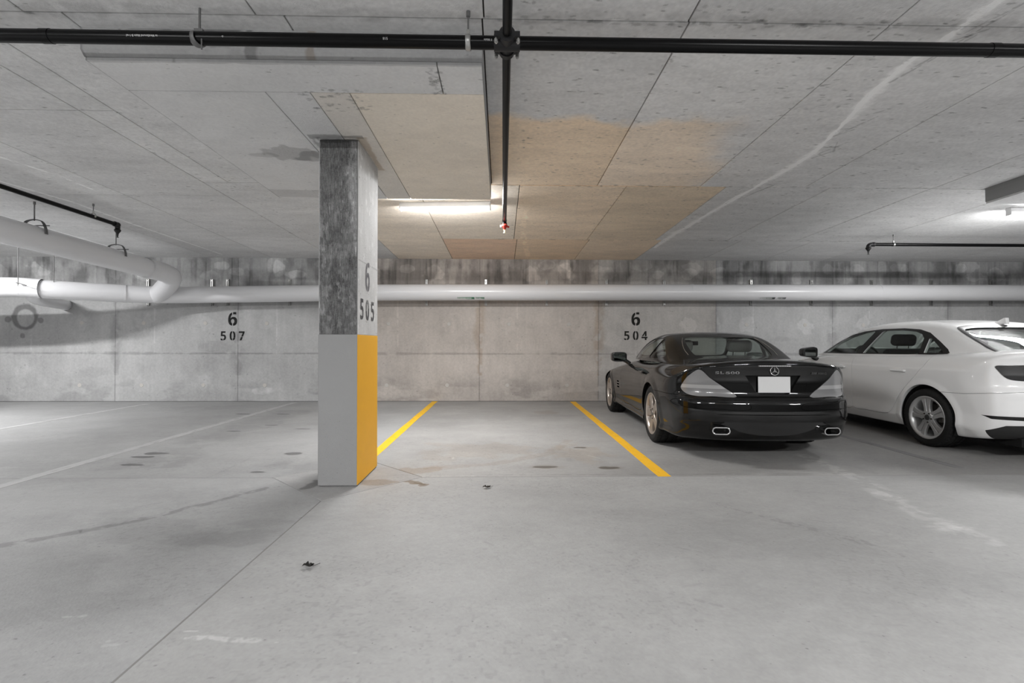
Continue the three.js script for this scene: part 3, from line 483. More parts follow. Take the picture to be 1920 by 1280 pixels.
// white storm-drain run along the wall, swinging out to the left
const PR = 0.152;
{
  const g = thing('wall_drain_pipe', 'long white drain pipe running along the back wall', 'pipe'); g.position.set(0, 2.08, -9.4);
  const pts = [[14.8, 2.135, -9.36], [8.77, 2.112, -9.36], [4.5, 2.097, -9.36], [0.6, 2.083, -9.36], [-2.39, 2.068, -9.36], [-4.36, 2.032, -9.34], [-5.4, 2.014, -9.34], [-6.0, 2.003, -9.30], [-6.5, 1.99, -9.06], [-7.0, 1.99, -8.68], [-7.4, 1.995, -8.4], [-7.75, 2.0, -8.2]].map(([x, y, z]) => [x, y - 2.08, z + 9.4]);
  part('pipe', tube(path(pts), PR, 240, 32), whiteM, g);
  for (const x of [-1.0, 3.6, 7.2]) part('seam_band', ring([x, 2.083 + 0.004 * x - 2.08, 0.04], [1, 0.004, 0], PR + 0.0015, 0.05, 36), whiteM, g);
  part('coupling', ring([-6.78, -0.09, 0.555], [0.8, 0.0, -0.61], PR + 0.004, 0.36, 36), whiteM, g);
  // sweep at the left end that turns down and into the wall
  const e = [[-7.5, -0.08, 1.1], [-7.85, -0.07, 1.22], [-8.5, -0.09, 1.3], [-11, -0.14, 1.35]]; part('elbow', tube(path(e), PR + 0.006, 60, 32), whiteM, g);
  part('drop_stub', tube(path([[-7.62, -0.12, 1.1], [-7.72, -0.2, 1.0], [-7.85, -0.235, 0.7], [-8.1, -0.24, 0.1], [-8.3, -0.24, -0.26]]), 0.10, 40, 24), whiteM, g);
  const green = (x, len, txt, k) => {
    const c = document.createElement('canvas'); c.width = 256; c.height = 32; const q = c.getContext('2d'); q.fillStyle = k ? '#1f6b45' : '#3a3d3b'; q.fillRect(0, 0, 256, 32); q.fillStyle = '#e9efe9'; q.font = 'bold 25px sans-serif'; q.textAlign = 'center'; q.textBaseline = 'middle'; q.fillText(txt, 128, 17, 240);
    const t = new THREE.CanvasTexture(c); t.colorSpace = THREE.SRGBColorSpace; const a = new THREE.CylinderGeometry(PR + 0.001, PR + 0.001, len, 8, 1, true, -0.25, 0.36), uv = a.attributes.uv;
    for (let i = 0; i < uv.count; i++) uv.setXY(i, uv.getY(i), uv.getX(i));
    a.rotateZ(-Math.PI / 2); a.rotateX(0.98); part('pipe_label', a.translate(x, 0.003 + 0.0035 * x, 0.04), new THREE.MeshStandardMaterial({ map: t, roughness: 0.6 }), g, k ? 'green pipe label with white letters' : undefined);
  };
  green(-0.66, 0.32, 'STORM DRAIN', 1); green(-0.40, 0.17, '>>>>', 1); green(4.98, 0.33, 'STORM DRAIN', 0); green(5.27, 0.16, '>>>>', 0);
}
{ // second white pipe coming in under the ceiling and dropping into the run
  const g = thing('overhead_drain_pipe', 'white drain pipe hung under the ceiling at the left, joining the wall run', 'pipe'); g.position.set(-5.7, 2.35, -7);
  const o = ([x, y, z]) => [x + 5.7, y - 2.35, z + 7];
  part('pipe', tube(path([[-5.7, 2.55, 2.0], [-5.7, 2.47, -3.0], [-5.7, 2.407, -5.786], [-5.7, 2.312, -8.45]].map(o)), PR, 80, 32), whiteM, g);
  part('elbow', tube(path([[-5.7, 2.325, -8.1], [-5.7, 2.31, -8.5], [-5.72, 2.27, -8.74], [-5.82, 2.18, -8.86], [-6.0, 2.09, -9.0], [-6.18, 2.02, -9.15], [-6.28, 1.99, -9.2]].map(o)), PR + 0.005, 60, 32), whiteM, g);
  for (const [z, y, n] of [[-6.2, 2.393, 'nearest the camera'], [-7.49, 2.347, 'nearest the pipe junction']]) {
    const h = thing('clevis_hanger', 'steel clevis hanger on the overhead white pipe, ' + n, 'pipe hanger', 'clevis hangers'); h.position.set(-5.7, y, z);
    const strap = tube(path([[-PR * 0.96, 0.05, 0], [-PR * 0.9, 0.12, 0], [-PR * 0.65, 0.2, 0], [-0.03, 0.225, 0], [0.03, 0.225, 0], [PR * 0.65, 0.2, 0], [PR * 0.9, 0.12, 0], [PR * 0.96, 0.05, 0]]), 0.006, 40, 6); strap.scale(1, 1, 4);
    part('yoke', strap, dullZinc, h);
    part('cross_bolt', rod([-PR - 0.03, 0.155, 0], [PR + 0.03, 0.155, 0], 0.006, 8), dullZinc, h);
    part('rod', rod([0, 0.215, 0], [0, ceilY(z) - y, 0], 0.007, 10), dullZinc, h);
    part('anchor', rod([0, ceilY(z) - y - 0.035, 0], [0, ceilY(z) - y, 0], 0.013, 8), dullZinc, h);
  }
  for (const [x, z, y, n] of [[-7.62, -8.02, 2.06, 'with a bent strap end'], [-7.34, -8.33, 2.15, 'passing behind the white pipe']]) {
    const h = thing('hanger_rod', 'thin steel hanger rod at the left edge, ' + n, 'hanger rod', 'drop rods'); h.position.set(x, y, z);
    part('rod', rod([0, -0.05, 0], [0, ceilY(z) - y, 0], 0.006, 10), dullZinc, h);
    if (y < 2.1) { part('nut', rod([0, -0.018, 0], [0, 0.0, 0], 0.012, 6), dullZinc, h); part('strap_end', tube(path([[-0.03, 0.005, 0.0], [0.03, -0.005, 0.01], [0.08, -0.02, 0.01], [0.13, -0.035, 0.0]]), 0.007, 12, 6), dullZinc, h); }
  }
}
{ // strut brackets that carry the wall run
  const xs = [-6.754, -5.545, -5.252, -4.075, -1.447, -0.302, 0.88, 2.047, 3.178, 4.896, 6.094, 7.299, 8.499, 9.706];
  const nth = ['first', 'second', 'third', 'fourth', 'fifth', 'sixth', 'seventh', 'eighth', 'ninth', 'tenth'];
  const ch = merge([box(-0.02, 0.02, -0.225, 0.28, 0, 0.004), box(-0.02, -0.016, -0.225, 0.28, 0.004, 0.04), box(0.016, 0.02, -0.225, 0.28, 0.004, 0.04), box(-0.016, -0.009, -0.225, 0.28, 0.036, 0.04), box(0.009, 0.016, -0.225, 0.28, 0.036, 0.04)]);
  const strapG = new THREE.TorusGeometry(PR + 0.0035, 0.002, 6, 40).scale(1, 1, 7).rotateY(Math.PI / 2);
  xs.forEach((x, i) => {
    const yc = 2.083 + 0.0035 * x, left = i < 4;
    const g = thing('strut_bracket', 'galvanised strut behind the white wall pipe, ' + (left ? nth[i] + ' from the left edge' : nth[i - 4] + ' to the right of the column'), 'bracket', 'wall pipe brackets'); g.position.set(x, yc, WZ + 0.002);
    part('channel', ch, zincM, g);
    part('bolt', rod([0, -0.20, 0.004], [0, -0.20, 0.045], 0.009, 6), zincM, g); part('bolt', rod([0, 0.25, 0.004], [0, 0.25, 0.045], 0.009, 6), zincM, g);
  });
}
// ================================================================ LITTER ON THE FLOOR
function leafGeo(l, w, curl) {
  const g = new THREE.PlaneGeometry(l, w, 14, 8), p = g.attributes.position;
  for (let i = 0; i < p.count; i++) { const u = p.getX(i) / l + 0.5, v = p.getY(i) / w; const ww = Math.sin(Math.PI * clamp(u, 0.02, 0.98)) ** 0.7 * (1 + 0.35 * Math.sin(u * 19)); p.setXYZ(i, p.getX(i), 0.004 + Math.abs(v) * w * curl * ww + 0.004 * Math.sin(u * 7) + 0.004, p.getY(i) * ww); }
  g.computeVertexNormals(); return g;
}
const leafM = std(0x1c1a17, 0.9, 0, { side: THREE.DoubleSide }), leafB = std(0x2f2720, 0.9, 0, { side: THREE.DoubleSide });
for (const [x, z, l, w, t, m, label] of [[-0.113, -3.87, 0.06, 0.035, 0.2, leafB, 'crumpled brown leaf on the floor right of the column'], [-0.964, -2.515, 0.055, 0.04, 0.1, leafM, 'crumpled dark leaf on the floor in front of the column']]) {
  const g = thing('dead_leaf', label, 'leaf', 'dead leaves'); g.position.set(x, 0.001, z); g.rotation.y = t;
  part('blade', leafGeo(l, w, 0.5), m, g); part('blade', leafGeo(l * 0.6, w * 0.8, 0.7).rotateY(1.1).translate(l * 0.3, 0.002, 0), m, g); part('stem', rod([l * 0.4, 0.004, -0.005], [l * 0.95, 0.006, -0.03], 0.0012, 6), m, g);
}

// ================================================================ CARS: helpers
const ev = new Evaluator(); ev.attributes = ['position', 'normal']; ev.useGroups = false;
function curve(pts) {                                               // smooth table look-up, dense and quick
  const n = 512, a = pts[0][0], b = pts[pts.length - 1][0], L = new Float32Array(n + 1);
  const m = pts.map((p, i) => { const q = pts[Math.max(0, i - 1)], r = pts[Math.min(pts.length - 1, i + 1)]; return (r[1] - q[1]) / (r[0] - q[0]); });
  for (let k = 0, i = 0; k <= n; k++) {
    const x = a + (b - a) * k / n; while (i < pts.length - 2 && x > pts[i + 1][0]) i++;
    const h = pts[i + 1][0] - pts[i][0], t = (x - pts[i][0]) / h, t2 = t * t, t3 = t2 * t;
    L[k] = (2 * t3 - 3 * t2 + 1) * pts[i][1] + (t3 - 2 * t2 + t) * h * m[i] + (3 * t2 - 2 * t3) * pts[i + 1][1] + (t3 - t2) * h * m[i + 1];
  }
  return (x) => { const f = (x - a) / (b - a) * n; if (f <= 0) return L[0]; if (f >= n) return L[n]; const i = f | 0; return L[i] + (L[i + 1] - L[i]) * (f - i); };
}
const smax = (a, b, k) => { const h = Math.max(k - Math.abs(a - b), 0) / k; return Math.max(a, b) + h * h * k * 0.25; };
function sdfMesh(f, X, Y, Z, h) {                                   // surface nets, vertices then pulled onto the surface
  const nx = Math.ceil((X[1] - X[0]) / h) + 1, ny = Math.ceil((Y[1] - Y[0]) / h) + 1, nz = Math.ceil((Z[1] - Z[0]) / h) + 1, V = new Float32Array(nx * ny * nz), id = new Int32Array(nx * ny * nz).fill(-1);
  const at = (i, j, k) => i + nx * (j + ny * k);
  for (let k = 0; k < nz; k++) for (let j = 0; j < ny; j++) for (let i = 0; i < nx; i++) V[at(i, j, k)] = f(X[0] + i * h, Y[0] + j * h, Z[0] + k * h);
  const P = [], N = [], I = [], C = [0, 1, nx, nx + 1, nx * ny, nx * ny + 1, nx * ny + nx, nx * ny + nx + 1], E = [[0, 1], [2, 3], [4, 5], [6, 7], [0, 2], [1, 3], [4, 6], [5, 7], [0, 4], [1, 5], [2, 6], [3, 7]], e = 0.004;
  for (let k = 0; k < nz - 1; k++) for (let j = 0; j < ny - 1; j++) for (let i = 0; i < nx - 1; i++) {
    const o = at(i, j, k); let mask = 0; for (let c = 0; c < 8; c++) if (V[o + C[c]] < 0) mask |= 1 << c;
    if (mask === 0 || mask === 255) continue;
    let x = 0, y = 0, z = 0, n = 0;
    for (const [a, b] of E) { const va = V[o + C[a]], vb = V[o + C[b]]; if ((va < 0) === (vb < 0)) continue; const t = va / (va - vb); x += (a & 1) + t * ((b & 1) - (a & 1)); y += ((a >> 1) & 1) + t * (((b >> 1) & 1) - ((a >> 1) & 1)); z += ((a >> 2) & 1) + t * (((b >> 2) & 1) - ((a >> 2) & 1)); n++; }
    let px = X[0] + (i + x / n) * h, py = Y[0] + (j + y / n) * h, pz = Z[0] + (k + z / n) * h, gx, gy, gz, l;
    for (let it = 0; it < 3; it++) {
      gx = f(px + e, py, pz) - f(px - e, py, pz); gy = f(px, py + e, pz) - f(px, py - e, pz); gz = f(px, py, pz + e) - f(px, py, pz - e); l = Math.hypot(gx, gy, gz) || 1;
      if (it < 2) { const d = clamp(f(px, py, pz) * 2 * e / l, -h, h) * 0.9; px -= d * gx / l; py -= d * gy / l; pz -= d * gz / l; }
    }
    id[o] = P.length / 3; P.push(px, py, pz); N.push(gx / l, gy / l, gz / l);
  }
  const quad = (a, b, c, d, flip) => { if (a < 0 || b < 0 || c < 0 || d < 0) return; if (flip) I.push(a, c, b, a, d, c); else I.push(a, b, c, a, c, d); };
  for (let k = 1; k < nz - 1; k++) for (let j = 1; j < ny - 1; j++) for (let i = 1; i < nx - 1; i++) {
    const o = at(i, j, k), s = V[o] < 0;
    if (s !== V[o + 1] < 0) quad(id[o], id[o - nx], id[o - nx - nx * ny], id[o - nx * ny], s);
    if (s !== V[o + nx] < 0) quad(id[o], id[o - nx * ny], id[o - nx * ny - 1], id[o - 1], s);
    if (s !== V[o + nx * ny] < 0) quad(id[o], id[o - 1], id[o - 1 - nx], id[o - nx], s);
  }
  const g = new THREE.BufferGeometry(); g.setAttribute('position', new THREE.Float32BufferAttribute(P, 3)); g.setAttribute('normal', new THREE.Float32BufferAttribute(N, 3)); g.setIndex(I);
  // make sure that faces look outward
  const p = g.attributes.position; let vol = 0; for (let t = 0; t < I.length; t += 3) { const a = I[t] * 3, b = I[t + 1] * 3, c = I[t + 2] * 3; vol += P[a] * (P[b + 1] * P[c + 2] - P[b + 2] * P[c + 1]) - P[a + 1] * (P[b] * P[c + 2] - P[b + 2] * P[c]) + P[a + 2] * (P[b] * P[c + 1] - P[b + 1] * P[c]); }
  if (vol < 0) { for (let t = 0; t < I.length; t += 3) { const q = I[t + 1]; I[t + 1] = I[t + 2]; I[t + 2] = q; } g.setIndex(I); }
  return g;
}
const brush = (g) => { const b = new Brush(g); b.updateMatrixWorld(); return b; };
const cut = (a, b) => ev.evaluate(a, b, SUBTRACTION), both = (a, b) => ev.evaluate(a, b, INTERSECTION), skin = (a, b) => ev.evaluate(a, b, HOLLOW_INTERSECTION);
function prism(pts, map) {                                          // outline extruded between two levels: map(u, v, t), t = 0..1
  if (THREE.ShapeUtils.area(pts.map((p) => new THREE.Vector2(...p))) < 0) pts = [...pts].reverse();
  const c = pts.map((p) => new THREE.Vector2(...p)), tri = THREE.ShapeUtils.triangulateShape(c, []), n = pts.length, P = [], put = (i, t) => P.push(...map(pts[i][0], pts[i][1], t));
  for (const [a, b, d] of tri) { put(a, 0); put(d, 0); put(b, 0); put(a, 1); put(b, 1); put(d, 1); }
  for (let i = 0; i < n; i++) { const a = i, b = (i + 1) % n; put(a, 0); put(b, 0); put(b, 1); put(a, 0); put(b, 1); put(a, 1); }
  let vol = 0; for (let t = 0; t < P.length; t += 9) vol += P[t] * (P[t + 4] * P[t + 8] - P[t + 5] * P[t + 7]) - P[t + 1] * (P[t + 3] * P[t + 8] - P[t + 5] * P[t + 6]) + P[t + 2] * (P[t + 3] * P[t + 7] - P[t + 4] * P[t + 6]);
  if (vol < 0) for (let t = 0; t < P.length; t += 9) for (let q = 0; q < 3; q++) { const s = P[t + 3 + q]; P[t + 3 + q] = P[t + 6 + q]; P[t + 6 + q] = s; }
  const g = new THREE.BufferGeometry(); g.setAttribute('position', new THREE.Float32BufferAttribute(P, 3)); g.computeVertexNormals(); return g;
}
const prismX = (pts, a, b) => brush(prism(pts, (z, y, t) => [a + (b - a) * t, y, z]));       // outline in (z, y)
const prismZ = (pts, a, b) => brush(prism(pts, (x, y, t) => [x, y, a + (b - a) * t]));       // outline in (x, y)
function grow(pts, d) {
  const n = pts.length, ccw = THREE.ShapeUtils.area(pts.map((p) => new THREE.Vector2(...p))) > 0 ? 1 : -1;
  return pts.map((p, i) => { const a = pts[(i + n - 1) % n], b = pts[(i + 1) % n]; let ux = p[0] - a[0], uy = p[1] - a[1], vx = b[0] - p[0], vy = b[1] - p[1]; const lu = Math.hypot(ux, uy), lv = Math.hypot(vx, vy); ux /= lu; uy /= lu; vx /= lv; vy /= lv; let nx = (uy + vy) * ccw, ny = -(ux + vx) * ccw; const l = Math.hypot(nx, ny) || 1, k = Math.min(2.5, 2 / Math.max(0.5, l * l / 1)); nx /= l; ny /= l; const m = d / Math.max(0.4, l / 2); return [p[0] + nx * m, p[1] + ny * m]; });
}
function soft(pts, n = 6, closed = true) { const c = new THREE.CatmullRomCurve3(pts.map(([a, b]) => new THREE.Vector3(a, b, 0)), closed, 'centripetal'); return c.getPoints(pts.length * n).slice(0, closed ? -1 : undefined).map((p) => [p.x, p.y]); }
const mir = (pts) => pts.map(([x, y]) => [-x, y]).reverse();
const bbox = (x0, x1, y0, y1, z0, z1) => brush(box(x0, x1, y0, y1, z0, z1));
const cylX = (y, z, r, x0, x1, n = 64) => brush(new THREE.CylinderGeometry(r, r, x1 - x0, n).rotateZ(Math.PI / 2).translate((x0 + x1) / 2, y, z));

const tyreM = std(0x0b0b0b, 0.8), wellM = std(0x080808, 0.95), trimM = new THREE.MeshPhysicalMaterial({ color: 0x060606, roughness: 0.35, clearcoat: 0.5 }), chromeM = std(0xd8d8d8, 0.12, 1), cabinM = std(0x0d0d0d, 0.85);
const glassM = new THREE.MeshPhysicalMaterial({ color: 0xcfd6d2, roughness: 0.0, transmission: 1, thickness: 0, ior: 1.5 });
const discM = std(0x55524f, 0.45, 0.8);
function tyreGeo(R, rim, w) {
  const prof = [[rim - 0.008, -w * 0.40, 0], [rim + 0.004, -w * 0.47, 0], [rim + 0.03, -w * 0.5, 0], [(rim + R) / 2 + 0.01, -w * 0.52, 0], [R - 0.03, -w * 0.49, 0], [R - 0.012, -w * 0.455, 1], [R - 0.004, -w * 0.42, 1], [R - 0.001, -w * 0.30, 1], [R - 0.0005, -w * 0.29, 1], [R - 0.009, -w * 0.28, 0], [R - 0.009, -w * 0.24, 0], [R, -w * 0.23, 1], [R, -w * 0.06, 1], [R - 0.009, -w * 0.05, 0], [R - 0.009, w * 0.05, 0]];
  const full = [...prof, ...prof.slice(0, -1).reverse().map(([a, b, c]) => [a, -b, c])], S = 192, P = [], I = [];
  for (let i = 0; i <= S; i++) { const a = 2 * Math.PI * i / S; full.forEach(([r, x, t]) => { const g = t && (i % 4 === 0) ? 0.005 : 0, q = r - g; P.push(x, q * Math.cos(a + (t ? x * 0.6 : 0)), q * Math.sin(a + (t ? x * 0.6 : 0))); }); }
  const m = full.length; for (let i = 0; i < S; i++) for (let j = 0; j < m - 1; j++) { const a = i * m + j, b = a + m; I.push(a, a + 1, b, b, a + 1, b + 1); }
  const g = new THREE.BufferGeometry(); g.setAttribute('position', new THREE.Float32BufferAttribute(P, 3)); g.setIndex(I); g.computeVertexNormals(); return g;
}
const latheX = (pts, n = 64) => new THREE.LatheGeometry(pts.map((p) => new THREE.Vector2(...p)), n).rotateZ(Math.PI / 2);   // (r, along): along goes to -x
function spokeGeo(outline, depth, bev) { const g = new THREE.ExtrudeGeometry(new THREE.Shape(outline.map((p) => new THREE.Vector2(...p))), { depth, bevelEnabled: true, bevelSize: bev, bevelThickness: bev, bevelSegments: 3, curveSegments: 4 }); return g.rotateY(-Math.PI / 2); }  // outward is -x
function wheels(car, spec) {
  const { R, rim, w, x, ys, zs, rimM, kind } = spec, tg = tyreGeo(R, rim, w);
  const barrel = latheX([[rim - 0.035, -w * 0.44], [rim - 0.03, 0], [rim - 0.02, w * 0.38], [rim - 0.004, w * 0.44], [rim + 0.008, w * 0.46], [rim + 0.009, w * 0.485], [rim - 0.002, w * 0.487], [rim - 0.014, w * 0.44], [rim - 0.026, w * 0.38], [rim - 0.04, w * 0.1], [rim - 0.05, -w * 0.44]]);
  const disc = latheX([[0.02, -0.012], [rim * 0.66, -0.012], [rim * 0.66, 0.012], [0.02, 0.012]], 48);
  for (const z of zs) for (const s of [-1, 1]) {
    const g = new THREE.Group(); g.name = 'wheel'; car.add(g); g.position.set(s * (x - w / 2), R, z); if (s > 0) g.rotation.y = Math.PI;
    g.rotation.x = s * spec.turn + (z < -1 ? 0.4 : 0);
    part('tyre', tg, tyreM, g); part('rim', barrel, rimM, g); part('brake_disc', disc, discM, g);
    for (let k = 0; k < 5; k++) for (const gg of spec.spokes) { const o = part('spoke', gg, rimM, g); o.rotation.x = k * 2 * Math.PI / 5; }
    part('hub', spec.hub, rimM, g); part('hub_cap', spec.cap, spec.capM, g);
    for (let k = 0; k < 5; k++) { const a = (k + 0.5) * 2 * Math.PI / 5, o = part('wheel_bolt', spec.bolt, discM, g); o.position.set(spec.face, spec.pcd * Math.cos(a), spec.pcd * Math.sin(a)); }
    part('caliper', new RoundedBoxGeometry(0.06, 0.16, 0.075, 2, 0.015).translate(-0.02, 0.02, rim * 0.5), discM, g);
  }
}
function wells(car, R, y, zs, x0, x1) {                             // dark liners inside the arches
  for (const z of zs) for (const s of [-1, 1]) { const o = part('wheel_well', latheWell(R, x1 - x0), wellM, car); o.position.set(s * (x0 + x1) / 2, y, z); if (s > 0) o.rotation.y = Math.PI; }
}
function latheWell(R, len) {                                        // half drum, closed on the inboard side, open toward -x
  const P = [], I = [], n = 40;
  for (let i = 0; i <= n; i++) { const a = -0.45 + (Math.PI + 0.9) * i / n, y = R * Math.sin(a), z = R * Math.cos(a); P.push(-len / 2, y, z, len / 2, y, z, len / 2, 0, 0); }
  for (let i = 0; i < n; i++) { const a = i * 3, b = a + 3; I.push(a, b, a + 1, b, b + 1, a + 1, a + 1, b + 1, a + 2); }
  const g = new THREE.BufferGeometry(); g.setAttribute('position', new THREE.Float32BufferAttribute(P, 3)); g.setIndex(I); const q = g.toNonIndexed(); q.computeVertexNormals(); return q;
}
const font = await new FontLoader().loadAsync('fonts/droid/droid_sans_bold.typeface.json');
function badge(txt, w, h) { const g = new TextGeometry(txt, { font, size: 1, depth: 0.1, bevelEnabled: false, curveSegments: 3 }); g.computeBoundingBox(); const b = g.boundingBox; g.translate(-b.min.x, -b.min.y, 0); g.scale(w / (b.max.x - b.min.x), h / (b.max.y - b.min.y), 0.06); return g; }
const V = new THREE.Vector3();
function seat(car, x, z, y, m, name = 'seat') {
  const g = new THREE.Group(); g.name = name; car.add(g); g.position.set(x, y, z); g.rotation.x = 0.22;
  part('backrest', new RoundedBoxGeometry(0.46, 0.46, 0.13, 4, 0.06).translate(0, -0.05, 0), m, g);
  part('headrest', new RoundedBoxGeometry(0.30, 0.15, 0.11, 5, 0.05).translate(0, 0.30, -0.01), m, g);
  for (const s of [-1, 1]) part('headrest_post', rod([s * 0.075, 0.15, 0], [s * 0.075, 0.26, -0.005], 0.006, 8), chromeM, g);
}

// ================================================================ BLACK ROADSTER
{
  const car = thing('coupe_car', 'black two-door coupe with folding hard top parked nose to the wall', 'car');
  car.position.set(2.61, 0, -5.66); car.rotation.y = -0.03;          // origin on the ground below the rear axle, tail toward +z
  const paint = new THREE.MeshPhysicalMaterial({ color: 0x030303, roughness: 0.5, specularIntensity: 0.1, clearcoat: 1, clearcoatRoughness: 0.03 });
  const W = curve([[-3.485, 0.74], [-3.3, 0.83], [-3.0, 0.875], [-2.56, 0.903], [-1.9, 0.893], [-1.2, 0.886], [-0.5, 0.896], [0, 0.914], [0.4, 0.906], [0.7, 0.872], [1.05, 0.80]]);
  const inset = curve([[0.1, 0.10], [0.17, 0.055], [0.22, 0.02], [0.28, 0.03], [0.36, 0.016], [0.5, 0.003], [0.62, 0.0], [0.7, 0.004], [0.78, 0.020], [0.86, 0.06], [0.95, 0.13], [1.05, 0.25]]);
  const top = curve([[-3.485, 0.62], [-3.2, 0.72], [-2.6, 0.82], [-1.9, 0.905], [-1.5, 0.945], [-0.8, 0.96], [-0.3, 0.975], [0.1, 0.988], [0.5, 0.985], [0.85, 0.972], [0.97, 0.962], [1.05, 0.93]]);
  const rear = curve([[0.1, 0.86], [0.2, 0.955], [0.26, 0.99], [0.34, 1.02], [0.38, 1.045], [0.46, 1.052], [0.55, 1.045], [0.595, 1.028], [0.63, 1.0], [0.68, 0.988], [0.78, 0.985], [0.86, 0.992], [0.92, 1.0], [0.97, 1.0], [1.05, 0.96]]);
  const plan = curve([[0, 0], [0.2, 0.006], [0.4, 0.028], [0.55, 0.062], [0.68, 0.12], [0.78, 0.20], [0.85, 0.31], [0.92, 0.55], [1.0, 0.9]]);
  const arch = (y, z) => { const a = Math.hypot(z, y - 0.325), b = Math.hypot(z + 2.56, y - 0.325); return 0.014 * (1 - sst(0.365, 0.45, Math.min(a, b))); };
  const f = (x, y, z) => {
    const ax = Math.abs(x);
    let d = smax(ax - (W(z) - inset(y) + arch(y, z)), y - (top(z) - 0.12 * ax * ax - 0.10 * ax ** 6), 0.09);
    d = smax(d, z - (rear(y) - plan(ax)), 0.035); d = smax(d, -z - (3.485 - 0.9 * plan(ax) - 0.12 * Math.abs(y - 0.45)), 0.08);
    return smax(d, (0.19 - 0.02 * sst(0.4, -0.5, z)) - y, 0.04);
  };
  let B = brush(sdfMesh(f, [-1.0, 1.0], [0.08, 1.08], [-3.62, 1.16], 0.0175));
  for (const z of [0, -2.56]) { B = cut(B, cylX(0.325, z, 0.356, -1.2, -0.60)); B = cut(B, cylX(0.325, z, 0.356, 0.60, 1.2)); }
  // boot lid, lamps, bumper, doors: cut out of the body with a gap around each
  const lidO = [[-0.33, 0.624], [0.33, 0.624], [0.575, 0.80], [0.645, 0.875], [0.655, 1.2], [-0.655, 1.2], [-0.645, 0.875], [-0.575, 0.80]];
  let lid = both(B, prismZ(lidO, 0.24, 1.3)); B = cut(B, prismZ(grow(lidO, 0.004), 0.236, 1.3));
  const recO = [[-0.262, 0.822], [-0.16, 0.655], [-0.13, 0.645], [0.13, 0.645], [0.16, 0.655], [0.262, 0.822]];
  lid = cut(lid, prismZ(recO, 0.955, 1.3));
  const lampO = soft([[-0.345, 0.622], [-0.55, 0.620], [-0.70, 0.618], [-0.765, 0.635], [-0.80, 0.68], [-0.785, 0.74], [-0.745, 0.81], [-0.672, 0.872], [-0.64, 0.862], [-0.58, 0.80], [-0.46, 0.71]], 4);
  const lamps = []; for (const o of [lampO, mir(lampO)]) { lamps.push(both(B, prismZ(o, 0.5, 1.3))); B = cut(B, prismZ(grow(o, 0.004), 0.496, 1.3)); }
  const bumpO = [[0.22, 0.1], [1.3, 0.1], [1.3, 0.612], [0.22, 0.612]];
  let bump = both(B, prismX(bumpO, -1.2, 1.2)); B = cut(B, prismX(grow(bumpO, 0.004), -1.2, 1.2));
  const doorO = soft([[-1.60, 0.30], [-1.20, 0.285], [-0.62, 0.285], [-0.52, 0.33], [-0.45, 0.45], [-0.33, 0.60], [-0.24, 0.76], [-0.21, 0.9], [-0.22, 1.05], [-0.9, 1.08], [-1.60, 1.05], [-1.655, 0.9], [-1.665, 0.6]], 5);
  const doors = []; for (const s of [-1, 1]) { doors.push(both(B, prismX(doorO, s * 0.66, s * 1.2))); B = cut(B, prismX(grow(doorO, 0.0045), s * 0.66, s * 1.2)); }
  B = cut(B, bbox(-0.655, 0.655, 0.62, 1.3, -1.55, 0.0));              // cockpit
  for (const s of [-1, 1]) B = cut(B, bbox(Math.min(s * 0.75, s * 1.2), Math.max(s * 0.75, s * 1.2), 0.46, 0.565, -1.93, -1.80));
  part('body', B.geometry, paint, car); part('boot_lid', lid.geometry, paint, car);
  // bumper with its insets
  const slotO = [[-0.46, 0.385], [0.46, 0.385], [0.535, 0.34], [0.55, 0.27], [0.5, 0.1], [-0.5, 0.1], [-0.55, 0.27], [-0.535, 0.34]];
  let bmp = cut(bump, prismZ(slotO, 0.985, 1.3));
  const stripO = soft([[-0.86, 0.565], [-0.84, 0.575], [-0.5, 0.565], [-0.26, 0.555], [-0.235, 0.53], [-0.25, 0.505], [-0.5, 0.505], [-0.84, 0.515], [-0.87, 0.54]], 3);
  const bo = part('rear_bumper', null, paint, car);
  for (const o of [stripO, mir(stripO)]) { const p = both(bmp, prismZ(o, 0.55, 1.3)); bmp = cut(bmp, prismZ(grow(o, 0.003), 0.55, 1.3)); part('bumper_pad', p.geometry, paint, bo); }
  const low = [[-0.95, 0.452], [0.95, 0.452], [0.95, 0.458], [-0.95, 0.458]]; bmp = cut(bmp, prismZ(low, 0.99, 1.3));
  bo.geometry = bmp.geometry;
  part('diffuser', merge([box(-0.52, 0.52, 0.255, 0.385, 0.80, 0.945), box(-0.40, 0.40, 0.215, 0.262, 0.80, 0.90)]), std(0x0b0b0b, 0.6), bo);
  for (const s of [-1, 1]) {                                          // oval tail pipes
    const tp = new THREE.Group(); tp.name = 'exhaust_tip'; car.add(tp); tp.position.set(s * 0.512, 0.306, 1.0); tp.rotation.y = s * 0.12;
    const ov = (a, b) => { const h = new THREE.Shape(); const L = a - b; h.moveTo(-L, -b); h.lineTo(L, -b); h.absarc(L, 0, b, -Math.PI / 2, Math.PI / 2); h.lineTo(-L, b); h.absarc(-L, 0, b, Math.PI / 2, Math.PI * 1.5); return h; };
    const sh = ov(0.08, 0.034); sh.holes.push(ov(0.073, 0.028)); part('pipe_rim', new THREE.ExtrudeGeometry(sh, { depth: 0.13, bevelEnabled: true, bevelSize: 0.002, bevelThickness: 0.002, bevelSegments: 2, curveSegments: 14 }).translate(0, 0, -0.08), chromeM, tp);
    part('pipe_throat', new THREE.ExtrudeGeometry(ov(0.073, 0.028), { depth: 0.02, bevelEnabled: false }).translate(0, 0, -0.08), wellM, tp);
  }
  // tail lamps: smoked lens with reflector ribs behind
  const lensT = new THREE.MeshPhysicalMaterial({ color: 0x7d7d7e, roughness: 0.2, clearcoat: 1, clearcoatRoughness: 0.03 });
